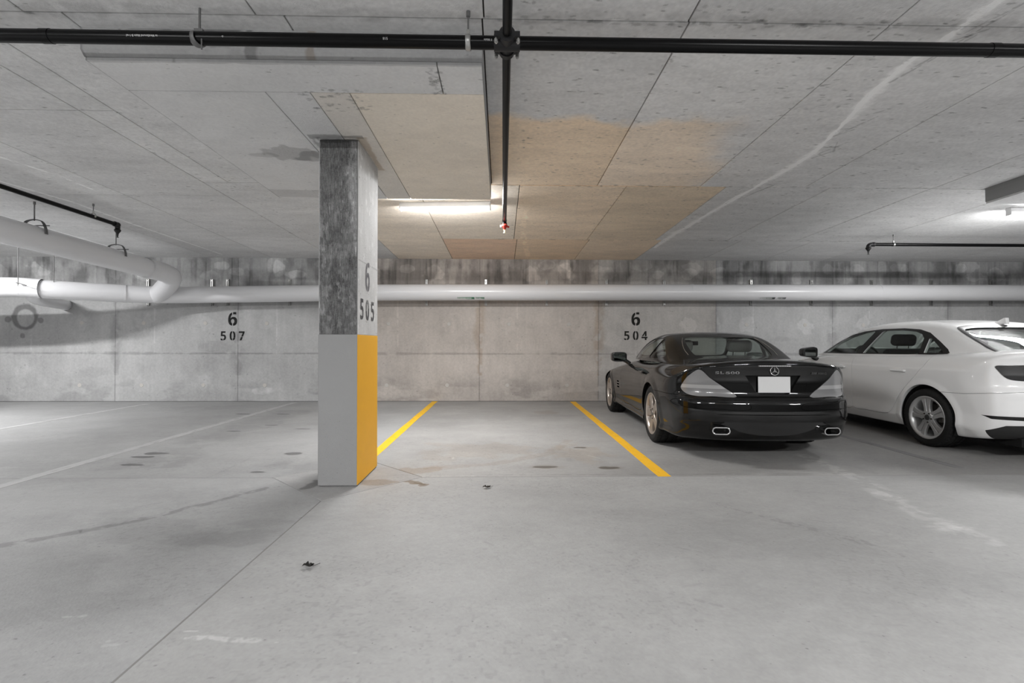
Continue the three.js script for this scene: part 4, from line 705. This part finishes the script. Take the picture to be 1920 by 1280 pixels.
  lamps.forEach((l, i) => {
    const s = i ? 1 : -1, o = part('tail_lamp', l.geometry, lensT, car, 'smoky grey tail lamp');
    const band = both(l, prismZ([[s * 0.3, 0.690], [s * 0.9, 0.690], [s * 0.9, 0.725], [s * 0.3, 0.725]], 0.3, 1.3)); part('lamp_band', band.geometry.scale(1.0015, 1, 1.0025), new THREE.MeshPhysicalMaterial({ color: 0xa2a2a2, roughness: 0.2, clearcoat: 1 }), o);
  });
  // plate, brake strip, badges
  const zp = 0.968; part('plate_recess', prism(recO, (x, y, t) => [x * 0.99, y, 0.94 + 0.012 * t]), trimM, car);
  const plate = part('licence_plate', new RoundedBoxGeometry(0.305, 0.152, 0.004, 2, 0.0018), std(0xd6d6d6, 0.5), car, 'blank white plate'); plate.position.set(0.012, 0.735, zp + 0.008); plate.rotation.x = -0.02;
  const rz = (x, y) => rear(y) - plan(Math.abs(x));
  const bl = part('brake_strip', new RoundedBoxGeometry(0.31, 0.012, 0.01, 2, 0.004), std(0x8d8d8d, 0.4), car); bl.position.set(0.005, 0.913, rz(0, 0.913) + 0.001);
  for (let k = 0; k < 14; k++) { const q = part('lamp_cell', new RoundedBoxGeometry(0.016, 0.008, 0.004, 1, 0.0015), std(0xc9c9c9, 0.3), bl); q.position.set(-0.136 + k * 0.021, 0, 0.0055); }
  const put = (o, x, y, off = 0.001) => { const e = 0.02, q = (rz(x + e, y) - rz(x - e, y)) / (2 * e), w = (rz(x, y + e) - rz(x, y - e)) / (2 * e); o.position.set(x, y, rz(x, y) + off); o.rotation.y = -Math.atan(q); o.rotation.x = Math.atan(w) * 0.0 - Math.atan(w); };
  put(part('model_badge', badge('SL', 0.078, 0.025), chromeM, car, 'chrome letters SL'), -0.53, 0.832, 0.002); put(part('model_badge', badge('500', 0.122, 0.025), chromeM, car, 'chrome numerals 500'), -0.437, 0.832, 0.002);
  const am = part('tuning_badge', badge('AMG', 0.095, 0.020), chromeM, car, 'chrome letters AMG with slanted bars'); put(am, 0.43, 0.832, 0.002);
  for (let k = 0; k < 4; k++) { const q = part('slanted_bar', new THREE.BoxGeometry(0.011, 0.020, 0.004), chromeM, am); q.position.set(-0.058 + k * 0.0145, 0.010, 0.003); q.geometry.applyMatrix4(new THREE.Matrix4().makeShear(0, 0, 0.3, 0, 0, 0)); }
  { const s = new THREE.Group(); s.name = 'star_emblem'; car.add(s); put(s, 0.004, 0.866, 0.006); part('emblem_ring', new THREE.TorusGeometry(0.039, 0.0038, 10, 40), chromeM, s);
    const st = new THREE.Shape(); for (let k = 0; k < 6; k++) { const a = Math.PI / 2 + k * Math.PI / 3, r = k % 2 ? 0.007 : 0.038; st[k ? 'lineTo' : 'moveTo'](r * Math.cos(a), r * Math.sin(a)); }
    part('emblem_star', new THREE.ExtrudeGeometry(st, { depth: 0.003, bevelEnabled: true, bevelSize: 0.001, bevelThickness: 0.002, bevelSegments: 1 }), chromeM, s); }
  // doors
  doors.forEach((d, i) => {
    const s = i ? 1 : -1, o = part('door', d.geometry, paint, car);
    part('handle', new RoundedBoxGeometry(0.03, 0.026, 0.20, 3, 0.011).translate(s * 0.905, 0.775, -0.42), paint, o); part('handle_cup', new RoundedBoxGeometry(0.01, 0.05, 0.12, 3, 0.004).translate(s * 0.885, 0.765, -0.42), trimM, o);
    const m = new THREE.Group(); m.name = 'door_mirror'; car.add(m); m.position.set(s * 0.97, 0.935, -1.42); m.rotation.y = -s * 0.12;
    const sh = new THREE.SphereGeometry(1, 28, 20), p = sh.attributes.position; for (let k = 0; k < p.count; k++) { let x = p.getX(k), y = p.getY(k), z = p.getZ(k); const q = Math.pow(x ** 4 + y ** 4 + z ** 4, -0.25) * Math.hypot(x, y, z); p.setXYZ(k, x * q * 0.108, y * q * 0.068, Math.min(z * q, 0.45) * 0.09 * (1 - 0.15 * Math.abs(x))); } sh.computeVertexNormals();
    part('shell', sh, trimM, m); part('mirror_glass', new RoundedBoxGeometry(0.17, 0.10, 0.004, 2, 0.0018).translate(0, 0, 0.0415), std(0x9aa29e, 0.03, 1), m); part('foot', tube(path([[-s * 0.05, -0.03, 0], [-s * 0.12, -0.07, 0.01], [-s * 0.16, -0.10, 0.02]]), 0.028, 12, 12), trimM, m);
    const v = part('side_vent', box(Math.min(s * 0.72, s * 0.80), Math.max(s * 0.72, s * 0.80), 0.45, 0.575, -1.94, -1.79), wellM, car); for (const y of [0.495, 0.535]) part('vent_fin', new RoundedBoxGeometry(0.035, 0.012, 0.14, 2, 0.004).translate(s * 0.878, y, -1.865), chromeM, v);
  });
  // cabin: a hollow shell with window openings, glass set into it
  const gw = curve([[0.80, 0.80], [0.9, 0.775], [0.98, 0.735], [1.08, 0.675], [1.18, 0.60], [1.26, 0.52], [1.34, 0.4]]), gp = curve([[-2.1, 0.74], [-1.7, 0.86], [-1.2, 0.965], [-0.7, 1], [-0.3, 0.98], [0, 0.93], [0.3, 0.84], [0.6, 0.75]]);
  const roof = curve([[-2.15, 0.78], [-1.95, 0.88], [-1.7, 1.01], [-1.4, 1.145], [-1.15, 1.228], [-0.9, 1.268], [-0.6, 1.268], [-0.4, 1.24], [-0.26, 1.198], [-0.05, 1.10], [0.16, 0.995], [0.35, 0.90], [0.6, 0.78]]);
  const c = (x, y, z) => { const ax = Math.abs(x); return smax(smax(ax - gw(y) * gp(z), (y - (roof(z) - 0.10 * ax * ax - 0.25 * ax ** 6)) * 0.9, 0.07), 0.86 - y, 0.02); };
  const cb = (o, h = 0.0175) => brush(sdfMesh((x, y, z) => c(x, y, z) + o, [-0.95, 0.95], [0.78, 1.36], [-2.3, 0.75], h));
  let shell = cut(cb(0), cb(0.032)); shell = cut(shell, bbox(-1, 1, 0.7, 0.905, -2.3, 1));
  const glassSkin = cb(0.007);
  const rearO = soft([[-0.425, 0.992], [0, 0.982], [0.425, 0.992], [0.445, 1.05], [0.43, 1.165], [0.40, 1.188], [0, 1.198], [-0.40, 1.188], [-0.43, 1.165], [-0.445, 1.05]], 4);
  const sideO = soft([[-1.62, 0.945], [-1.36, 1.085], [-1.1, 1.165], [-0.8, 1.195], [-0.6, 1.19], [-0.54, 1.17], [-0.60, 1.05], [-0.66, 0.955], [-1.1, 0.945]], 5), quartO = soft([[-0.50, 1.175], [-0.38, 1.14], [-0.2, 1.055], [-0.10, 0.985], [-0.16, 0.968], [-0.62, 0.96], [-0.56, 1.06]], 5), windO = soft([[-0.60, 0.97], [0.60, 0.97], [0.58, 1.06], [0.46, 1.19], [0, 1.21], [-0.46, 1.19], [-0.58, 1.06]], 4);
  const panes = [], win = (o, p, par, nm) => { panes.push(p); part(nm, skin(glassSkin, p).geometry, glassM, par); shell = cut(shell, p); };
  const roofO = part('hard_top', null, new THREE.MeshPhysicalMaterial({ color: 0x030303, roughness: 0.4, specularIntensity: 0.3, clearcoat: 0.8, clearcoatRoughness: 0.05 }), car);
  win(0, prismZ(rearO, -0.45, 0.5), roofO, 'rear_window'); win(0, prismZ(windO, -2.2, -1.0), roofO, 'windscreen');
  for (const s of [-1, 1]) { win(0, prismX(sideO, s * 0.45, s * 1.0), roofO, 'side_window'); win(0, prismX(quartO, s * 0.47, s * 1.0), roofO, 'quarter_window'); }
  let liner = ev.evaluate(cb(0.034), bbox(-1, 1, 0.7, 0.92, -2.3, 1), 5); for (const p of panes) liner = ev.evaluate(liner, p, 5); part('headliner', liner.geometry, std(0x151515, 0.9, 0, { side: THREE.DoubleSide }), roofO);
  roofO.geometry = shell.geometry;
  const onC = (x, y) => { let a = -0.5, b = 0.6; for (let i = 0; i < 30; i++) { const m = (a + b) / 2; if (c(x, y, m) < 0) a = m; else b = m; } return a; };
  for (const s of [-1, 1]) part('chrome_trim', tube(path([[0.50, 0.995], [0.505, 1.06], [0.475, 1.14], [0.43, 1.195]].map(([x, y]) => [s * x, y, onC(s * x, y) + 0.001])), 0.0035, 24, 6), chromeM, roofO);
  part('aerial', new THREE.ConeGeometry(0.008, 0.085, 10).rotateX(-0.2).translate(-0.70, 0.93, 0.55), trimM, car);
  // inside
  const beige = std(0x8f8d8a, 0.7); for (const s of [-1, 1]) seat(car, s * 0.37, -0.62, 0.80, beige);
  part('dashboard', new RoundedBoxGeometry(1.28, 0.24, 0.34, 4, 0.08).translate(0, 0.84, -1.42), cabinM, car); part('parcel_shelf', box(-0.64, 0.64, 0.86, 0.925, -0.28, 0.02), cabinM, car);
  const sw = new THREE.TorusGeometry(0.18, 0.016, 10, 32); sw.rotateX(-0.35); part('steering_wheel', sw.translate(-0.37, 0.86, -1.18), cabinM, car); part('interior_mirror', new RoundedBoxGeometry(0.2, 0.06, 0.03, 2, 0.012).translate(0, 1.13, -1.25), cabinM, car);
  wells(car, 0.352, 0.325, [0, -2.56], 0.60, 0.875);
  part('underbody', box(-0.55, 0.55, 0.17, 0.25, -3.2, 0.6), wellM, car);
  const sp = soft([[-0.035, 0.05], [-0.034, 0.11], [-0.040, 0.17], [-0.060, 0.222], [0.060, 0.222], [0.040, 0.17], [0.034, 0.11], [0.035, 0.05]], 4);
  wheels(car, { R: 0.325, rim: 0.228, w: 0.255, x: 0.895, zs: [0, -2.56], rimM: std(0xb5aca4, 0.3, 0.75), turn: 0.3, spokes: [spokeGeo(sp, 0.03, 0.008).translate(-0.075, 0, 0)], hub: latheX([[0.01, 0.02], [0.078, 0.02], [0.074, 0.105], [0.05, 0.112], [0, 0.112]], 32), cap: latheX([[0.036, 0.108], [0.034, 0.118], [0, 0.121]], 24), capM: std(0x8a8580, 0.25, 0.8), bolt: new THREE.CylinderGeometry(0.009, 0.009, 0.014, 6).rotateZ(Math.PI / 2), face: -0.112, pcd: 0.056 });
}

// ================================================================ WHITE SEDAN
{
  const car = thing('sedan_car', 'white four-door saloon with black mirrors parked nose to the wall', 'car');
  car.position.set(5.56, 0, -5.40);
  const paint = new THREE.MeshPhysicalMaterial({ color: 0xf4f4f4, roughness: 0.42, clearcoat: 1, clearcoatRoughness: 0.03 });
  const W = curve([[-3.53, 0.66], [-3.35, 0.78], [-3.1, 0.85], [-2.64, 0.892], [-1.9, 0.888], [-1.2, 0.886], [-0.5, 0.892], [0, 0.898], [0.4, 0.888], [0.7, 0.862], [0.95, 0.80]]);
  const inset = curve([[0.1, 0.12], [0.18, 0.075], [0.24, 0.04], [0.29, 0.018], [0.33, 0.020], [0.42, 0.024], [0.50, 0.016], [0.62, 0.006], [0.74, 0.0], [0.845, 0.002], [0.868, 0.012], [0.93, 0.030], [0.99, 0.062], [1.04, 0.12], [1.12, 0.25]]);
  const top = curve([[-3.53, 0.66], [-3.3, 0.78], [-2.6, 0.92], [-2.0, 1.0], [-1.4, 1.03], [-0.5, 1.045], [0.2, 1.07], [0.5, 1.082], [0.75, 1.08], [0.92, 1.07], [1.0, 1.04]]);
  const rear = curve([[0.1, 0.70], [0.2, 0.80], [0.28, 0.875], [0.40, 0.925], [0.55, 0.935], [0.66, 0.93], [0.72, 0.905], [0.82, 0.895], [0.95, 0.91], [1.03, 0.925], [1.1, 0.90]]);
  const plan = curve([[0, 0], [0.25, 0.012], [0.45, 0.045], [0.6, 0.09], [0.7, 0.14], [0.78, 0.20], [0.84, 0.28], [0.9, 0.5], [1, 0.9]]);
  const arch = (y, z) => { const a = Math.hypot(z, y - 0.315), b = Math.hypot(z + 2.637, y - 0.315); return 0.008 * (1 - sst(0.375, 0.435, Math.min(a, b))); };
  const f = (x, y, z) => {
    const ax = Math.abs(x);
    let d = smax(ax - (W(z) - inset(y) + arch(y, z)), y - (top(z) - 0.07 * ax * ax - 0.06 * ax ** 6), 0.06);
    d = smax(d, z - (rear(y) - plan(ax)), 0.05); d = smax(d, -z - (3.53 - 0.9 * plan(ax) - 0.10 * Math.abs(y - 0.5)), 0.08);
    return smax(d, 0.17 + 0.05 * sst(0.3, 0.9, z) - y, 0.03);
  };
  let B = brush(sdfMesh(f, [-1.0, 1.0], [0.06, 1.16], [-3.66, 1.05], 0.0175));
  for (const z of [0, -2.637]) { B = cut(B, cylX(0.325, z, 0.355, -1.2, -0.58)); B = cut(B, cylX(0.325, z, 0.355, 0.58, 1.2)); }
  const rearDoor = soft([[-1.150, 0.30], [-0.9, 0.285], [-0.62, 0.285], [-0.53, 0.305], [-0.47, 0.38], [-0.40, 0.49], [-0.24, 0.66], [-0.08, 0.82], [0.0, 0.93], [0.03, 1.04], [0.0, 1.2], [-1.150, 1.2], [-1.160, 0.9], [-1.155, 0.6]], 5);
  const frontDoor = soft([[-1.162, 0.30], [-1.160, 0.7], [-1.168, 1.2], [-2.1, 1.2], [-2.2, 0.95], [-2.22, 0.7], [-2.14, 0.4], [-2.05, 0.30], [-1.6, 0.285]], 5);
  const doors = [];
  for (const s of [-1, 1]) for (const [o, k] of [[rearDoor, 0], [frontDoor, 1]]) { doors.push([both(B, prismX(o, s * 0.67, s * 1.2)), s, k]); B = cut(B, prismX(grow(o, 0.0045), s * 0.67, s * 1.2)); }
  const lampO = soft([[0.69, 0.910], [0.70, 0.87], [0.735, 0.80], [0.765, 0.782], [1.2, 0.782], [1.2, 0.918], [0.75, 0.916]], 4), lamps = [];
  for (const s of [-1, 1]) { const a = s * 0.46, b = s * 1.2; lamps.push([both(B, prismX(lampO, a, b)), s]); B = cut(B, prismX(grow(lampO, 0.004), a, b)); }
  const bumpO = [[0.18, 0.02], [1.3, 0.02], [1.3, 0.69], [0.90, 0.685], [0.74, 0.655], [0.45, 0.622], [0.18, 0.615]];
  let bump = both(B, prismX(bumpO, -1.2, 1.2)); B = cut(B, prismX(grow(bumpO, 0.0035), -1.2, 1.2));
  const lidO = [[-0.46, 0.70], [0.46, 0.70], [0.46, 0.95], [0.62, 1.02], [0.62, 1.3], [-0.62, 1.3], [-0.62, 1.02], [-0.46, 0.95]];
  const lid = both(B, prismZ(lidO, 0.56, 1.3)); B = cut(B, prismZ(grow(lidO, 0.004), 0.556, 1.3));
  B = cut(B, bbox(-0.665, 0.665, 0.6, 1.3, -1.95, 0.46));
  part('body', B.geometry, paint, car); part('boot_lid', lid.geometry, paint, car);
  const slot = [[-0.82, 0.405], [-0.6, 0.405], [-0.6, 0.435], [-0.84, 0.428]], skirt = [[-0.86, 0.02], [-0.84, 0.27], [-0.74, 0.34], [-0.5, 0.36], [0.5, 0.36], [0.74, 0.34], [0.84, 0.27], [0.86, 0.02]];
  const sk = both(bump, prismZ(skirt, 0.62, 1.3)); let bp = cut(bump, prismZ(grow(skirt, 0.004), 0.62, 1.3)); const refl = [];
  for (const o of [slot, mir(slot)]) { refl.push(both(bp, prismZ(o, 0.55, 1.3))); bp = cut(bp, prismZ(grow(o, 0.004), 0.55, 1.3)); }
  const bo = part('rear_bumper', bp.geometry, paint, car); part('bumper_skirt', sk.geometry, std(0x2b2b2b, 0.6), bo); for (const r of refl) part('reflector', r.geometry, std(0x1c1c1c, 0.25), bo);
  const lensT = new THREE.MeshPhysicalMaterial({ color: 0x2e2e2f, roughness: 0.15, clearcoat: 1, clearcoatRoughness: 0.02 });
  for (const [l, s] of lamps) { const o = part('tail_lamp', l.geometry, lensT, car, 'dark smoked tail lamp'), q = both(l, prismX([[0.82, 0.80], [1.1, 0.80], [1.1, 0.87], [0.80, 0.87]], s * 0.47, s * 1.2)); part('lamp_core', q.geometry.scale(1.0015, 1, 1.0015), new THREE.MeshPhysicalMaterial({ color: 0x6c6c6c, roughness: 0.2, clearcoat: 1 }), o); }
  for (const [d, s, k] of doors) { const o = part(k ? 'front_door' : 'rear_door', d.geometry, paint, car), z = k ? -1.37 : -0.36; part('handle', new RoundedBoxGeometry(0.036, 0.026, 0.21, 4, 0.012).translate(s * 0.905, 0.815, z), paint, o); part('handle_cup', new THREE.SphereGeometry(1, 18, 12).scale(0.012, 0.032, 0.065).translate(s * 0.884, 0.812, z), paint, o); }
  // cabin
  const gw = curve([[0.86, 0.83], [0.95, 0.805], [1.03, 0.775], [1.12, 0.732], [1.22, 0.68], [1.31, 0.625], [1.38, 0.55], [1.46, 0.42]]), gp = curve([[-2.5, 0.78], [-2.1, 0.88], [-1.6, 0.965], [-1.0, 1], [-0.4, 0.99], [0, 0.96], [0.4, 0.90], [0.8, 0.80]]);
  const roof = curve([[-2.6, 0.90], [-2.3, 0.98], [-2.0, 1.085], [-1.65, 1.245], [-1.4, 1.345], [-1.15, 1.40], [-0.8, 1.42], [-0.45, 1.412], [-0.15, 1.378], [0.02, 1.335], [0.2, 1.255], [0.45, 1.13], [0.62, 1.05], [0.85, 0.95]]);
  const c = (x, y, z) => { const ax = Math.abs(x); return smax(smax(ax - gw(y) * gp(z), (y - (roof(z) - 0.07 * ax * ax - 0.10 * ax ** 6)) * 0.9, 0.08), 0.9 - y, 0.02); };
  const cb = (o) => brush(sdfMesh((x, y, z) => c(x, y, z) + o, [-0.95, 0.95], [0.84, 1.5], [-2.75, 0.95], 0.0175));
  let shell = cut(cb(0), cb(0.034)); shell = cut(shell, bbox(-1, 1, 0.8, 0.955, -2.8, 1));
  const glassSkin = cb(0.009), frameSkin = cb(-0.0025);
  const dlo = [[-2.03, 0.992], [-1.95, 1.03], [-1.75, 1.145], [-1.5, 1.245], [-1.25, 1.295], [-0.95, 1.318], [-0.6, 1.318], [-0.36, 1.298], [-0.2, 1.255], [-0.02, 1.15], [0.10, 1.07], [0.135, 1.03], [0.10, 1.01], [-0.6, 1.0], [-1.4, 0.992]];
  const w1 = [[-1.90, 1.005], [-1.72, 1.115], [-1.5, 1.212], [-1.25, 1.268], [-1.06, 1.288], [-1.045, 1.28], [-1.215, 1.01], [-1.235, 1.003]], w2 = [[-1.085, 1.008], [-0.915, 1.28], [-0.89, 1.292], [-0.6, 1.29], [-0.40, 1.272], [-0.30, 1.24], [-0.245, 1.19], [-0.225, 1.02], [-0.24, 1.01]], w3 = [[-0.165, 1.025], [-0.175, 1.185], [-0.15, 1.19], [-0.04, 1.115], [0.055, 1.042], [0.05, 1.026]];
  const rearO = soft([[-0.60, 1.055], [0, 1.05], [0.60, 1.055], [0.60, 1.12], [0.55, 1.27], [0.5, 1.292], [0, 1.31], [-0.5, 1.292], [-0.55, 1.27], [-0.60, 1.12]], 4), windO = soft([[-0.64, 1.06], [0.64, 1.06], [0.6, 1.16], [0.5, 1.32], [0, 1.35], [-0.5, 1.32], [-0.6, 1.16]], 4);
  const rg = part('roof', null, paint, car), panes = [];
  for (const s of [-1, 1]) {
    let fr = skin(frameSkin, prismX(dlo, s * 0.40, s * 1.1));
    for (const [o, n] of [[w1, 'front_side_window'], [w2, 'rear_side_window'], [w3, 'quarter_window']]) { const p = prismX(o, s * 0.40, s * 1.1); panes.push(p); part(n, skin(glassSkin, p).geometry, glassM, rg); shell = cut(shell, p); fr = ev.evaluate(fr, p, 5); }
    part('window_frame', fr.geometry, trimM, rg);
  }
  let pz = prismZ(grow(rearO, 0.03), -0.25, 0.9), fz = skin(frameSkin, pz); pz = prismZ(rearO, -0.25, 0.9); panes.push(pz); part('rear_window', skin(glassSkin, pz).geometry, glassM, rg); shell = cut(shell, pz); part('rear_window_frame', ev.evaluate(fz, pz, 5).geometry, trimM, rg);
  pz = prismZ(windO, -2.7, -1.1); part('windscreen', skin(glassSkin, pz).geometry, glassM, rg); shell = cut(shell, pz);
  panes.push(pz); let liner = ev.evaluate(cb(0.036), bbox(-1, 1, 0.8, 0.97, -2.8, 1), 5); for (const p of panes) liner = ev.evaluate(liner, p, 5); part('headliner', liner.geometry, std(0x1c1c1c, 0.9, 0, { side: THREE.DoubleSide }), rg);
  rg.geometry = shell.geometry;
  const fin = new THREE.ExtrudeGeometry(new THREE.Shape([[-0.09, 0], [0.06, 0], [0.055, 0.055], [0.035, 0.055]].map((p) => new THREE.Vector2(...p))), { depth: 0.022, bevelEnabled: true, bevelSize: 0.008, bevelThickness: 0.008, bevelSegments: 3 }).translate(0, 0, -0.011).rotateY(-Math.PI / 2); part('aerial_fin', fin.translate(0, 1.352, -0.02), paint, car);
  for (const s of [-1, 1]) {
    const m = new THREE.Group(); m.name = 'door_mirror'; car.add(m); m.position.set(s * 0.985, 1.0, -1.93);
    const sh = new THREE.SphereGeometry(1, 28, 20), p = sh.attributes.position; for (let k = 0; k < p.count; k++) { let x = p.getX(k), y = p.getY(k), z = p.getZ(k); const q = Math.pow(x ** 4 + y ** 4 + z ** 4, -0.25) * Math.hypot(x, y, z); p.setXYZ(k, x * q * 0.112, y * q * 0.075 * (1 - 0.25 * x * s), Math.min(z * q, 0.45) * 0.10); } sh.computeVertexNormals();
    part('shell', sh, trimM, m); part('mirror_glass', new RoundedBoxGeometry(0.16, 0.10, 0.004, 2, 0.0018).translate(0, 0, 0.046), std(0x8f9492, 0.03, 1), m); part('foot', tube(path([[-s * 0.04, -0.04, 0], [-s * 0.08, -0.09, 0.01], [-s * 0.13, -0.10, 0.02]]), 0.026, 12, 12), trimM, m);
  }
  const dark = std(0x101010, 0.8); for (const s of [-1, 1]) { seat(car, s * 0.37, -0.98, 0.88, dark); seat(car, s * 0.36, -0.05, 0.82, dark); }
  part('dashboard', new RoundedBoxGeometry(1.30, 0.26, 0.42, 4, 0.09).translate(0, 0.93, -1.85), cabinM, car); part('parcel_shelf', box(-0.655, 0.655, 0.96, 1.01, 0.1, 0.455), cabinM, car); part('cabin_floor', box(-0.66, 0.66, 0.602, 0.62, -1.94, 0.19), cabinM, car);
  const sw = new THREE.TorusGeometry(0.18, 0.016, 10, 32); sw.rotateX(-0.35); part('steering_wheel', sw.translate(-0.37, 0.93, -1.55), cabinM, car);
  wells(car, 0.351, 0.325, [0, -2.637], 0.58, 0.86);
  part('underbody', box(-0.6, 0.6, 0.14, 0.22, -3.2, 0.75), wellM, car);
  const bar = (s) => soft([[s * 0.010, 0.05], [s * 0.010, 0.10], [s * 0.013, 0.15], [s * 0.018, 0.220], [s * 0.064, 0.212], [s * 0.044, 0.16], [s * 0.034, 0.10], [s * 0.034, 0.05]], 4);
  const web = [[-0.02, 0.06], [0.02, 0.06], [0.03, 0.215], [-0.03, 0.215]];
  wheels(car, { R: 0.317, rim: 0.226, w: 0.225, x: 0.882, zs: [0, -2.637], rimM: std(0xc4c4c4, 0.35, 0.6), turn: 0.12, spokes: [spokeGeo(bar(1), 0.024, 0.005).translate(-0.062, 0, 0), spokeGeo(bar(-1), 0.024, 0.005).translate(-0.062, 0, 0), spokeGeo(web, 0.012, 0.004).translate(-0.06, 0, 0)], hub: latheX([[0.01, 0.02], [0.072, 0.02], [0.070, 0.088], [0.05, 0.094], [0, 0.094]], 32), cap: latheX([[0.032, 0.09], [0.030, 0.1], [0, 0.102]], 24), capM: std(0x4a4a4a, 0.3, 0.6), bolt: new THREE.CylinderGeometry(0.009, 0.009, 0.014, 6).rotateZ(Math.PI / 2), face: -0.094, pcd: 0.052 });
}
renderer.render(scene, camera);
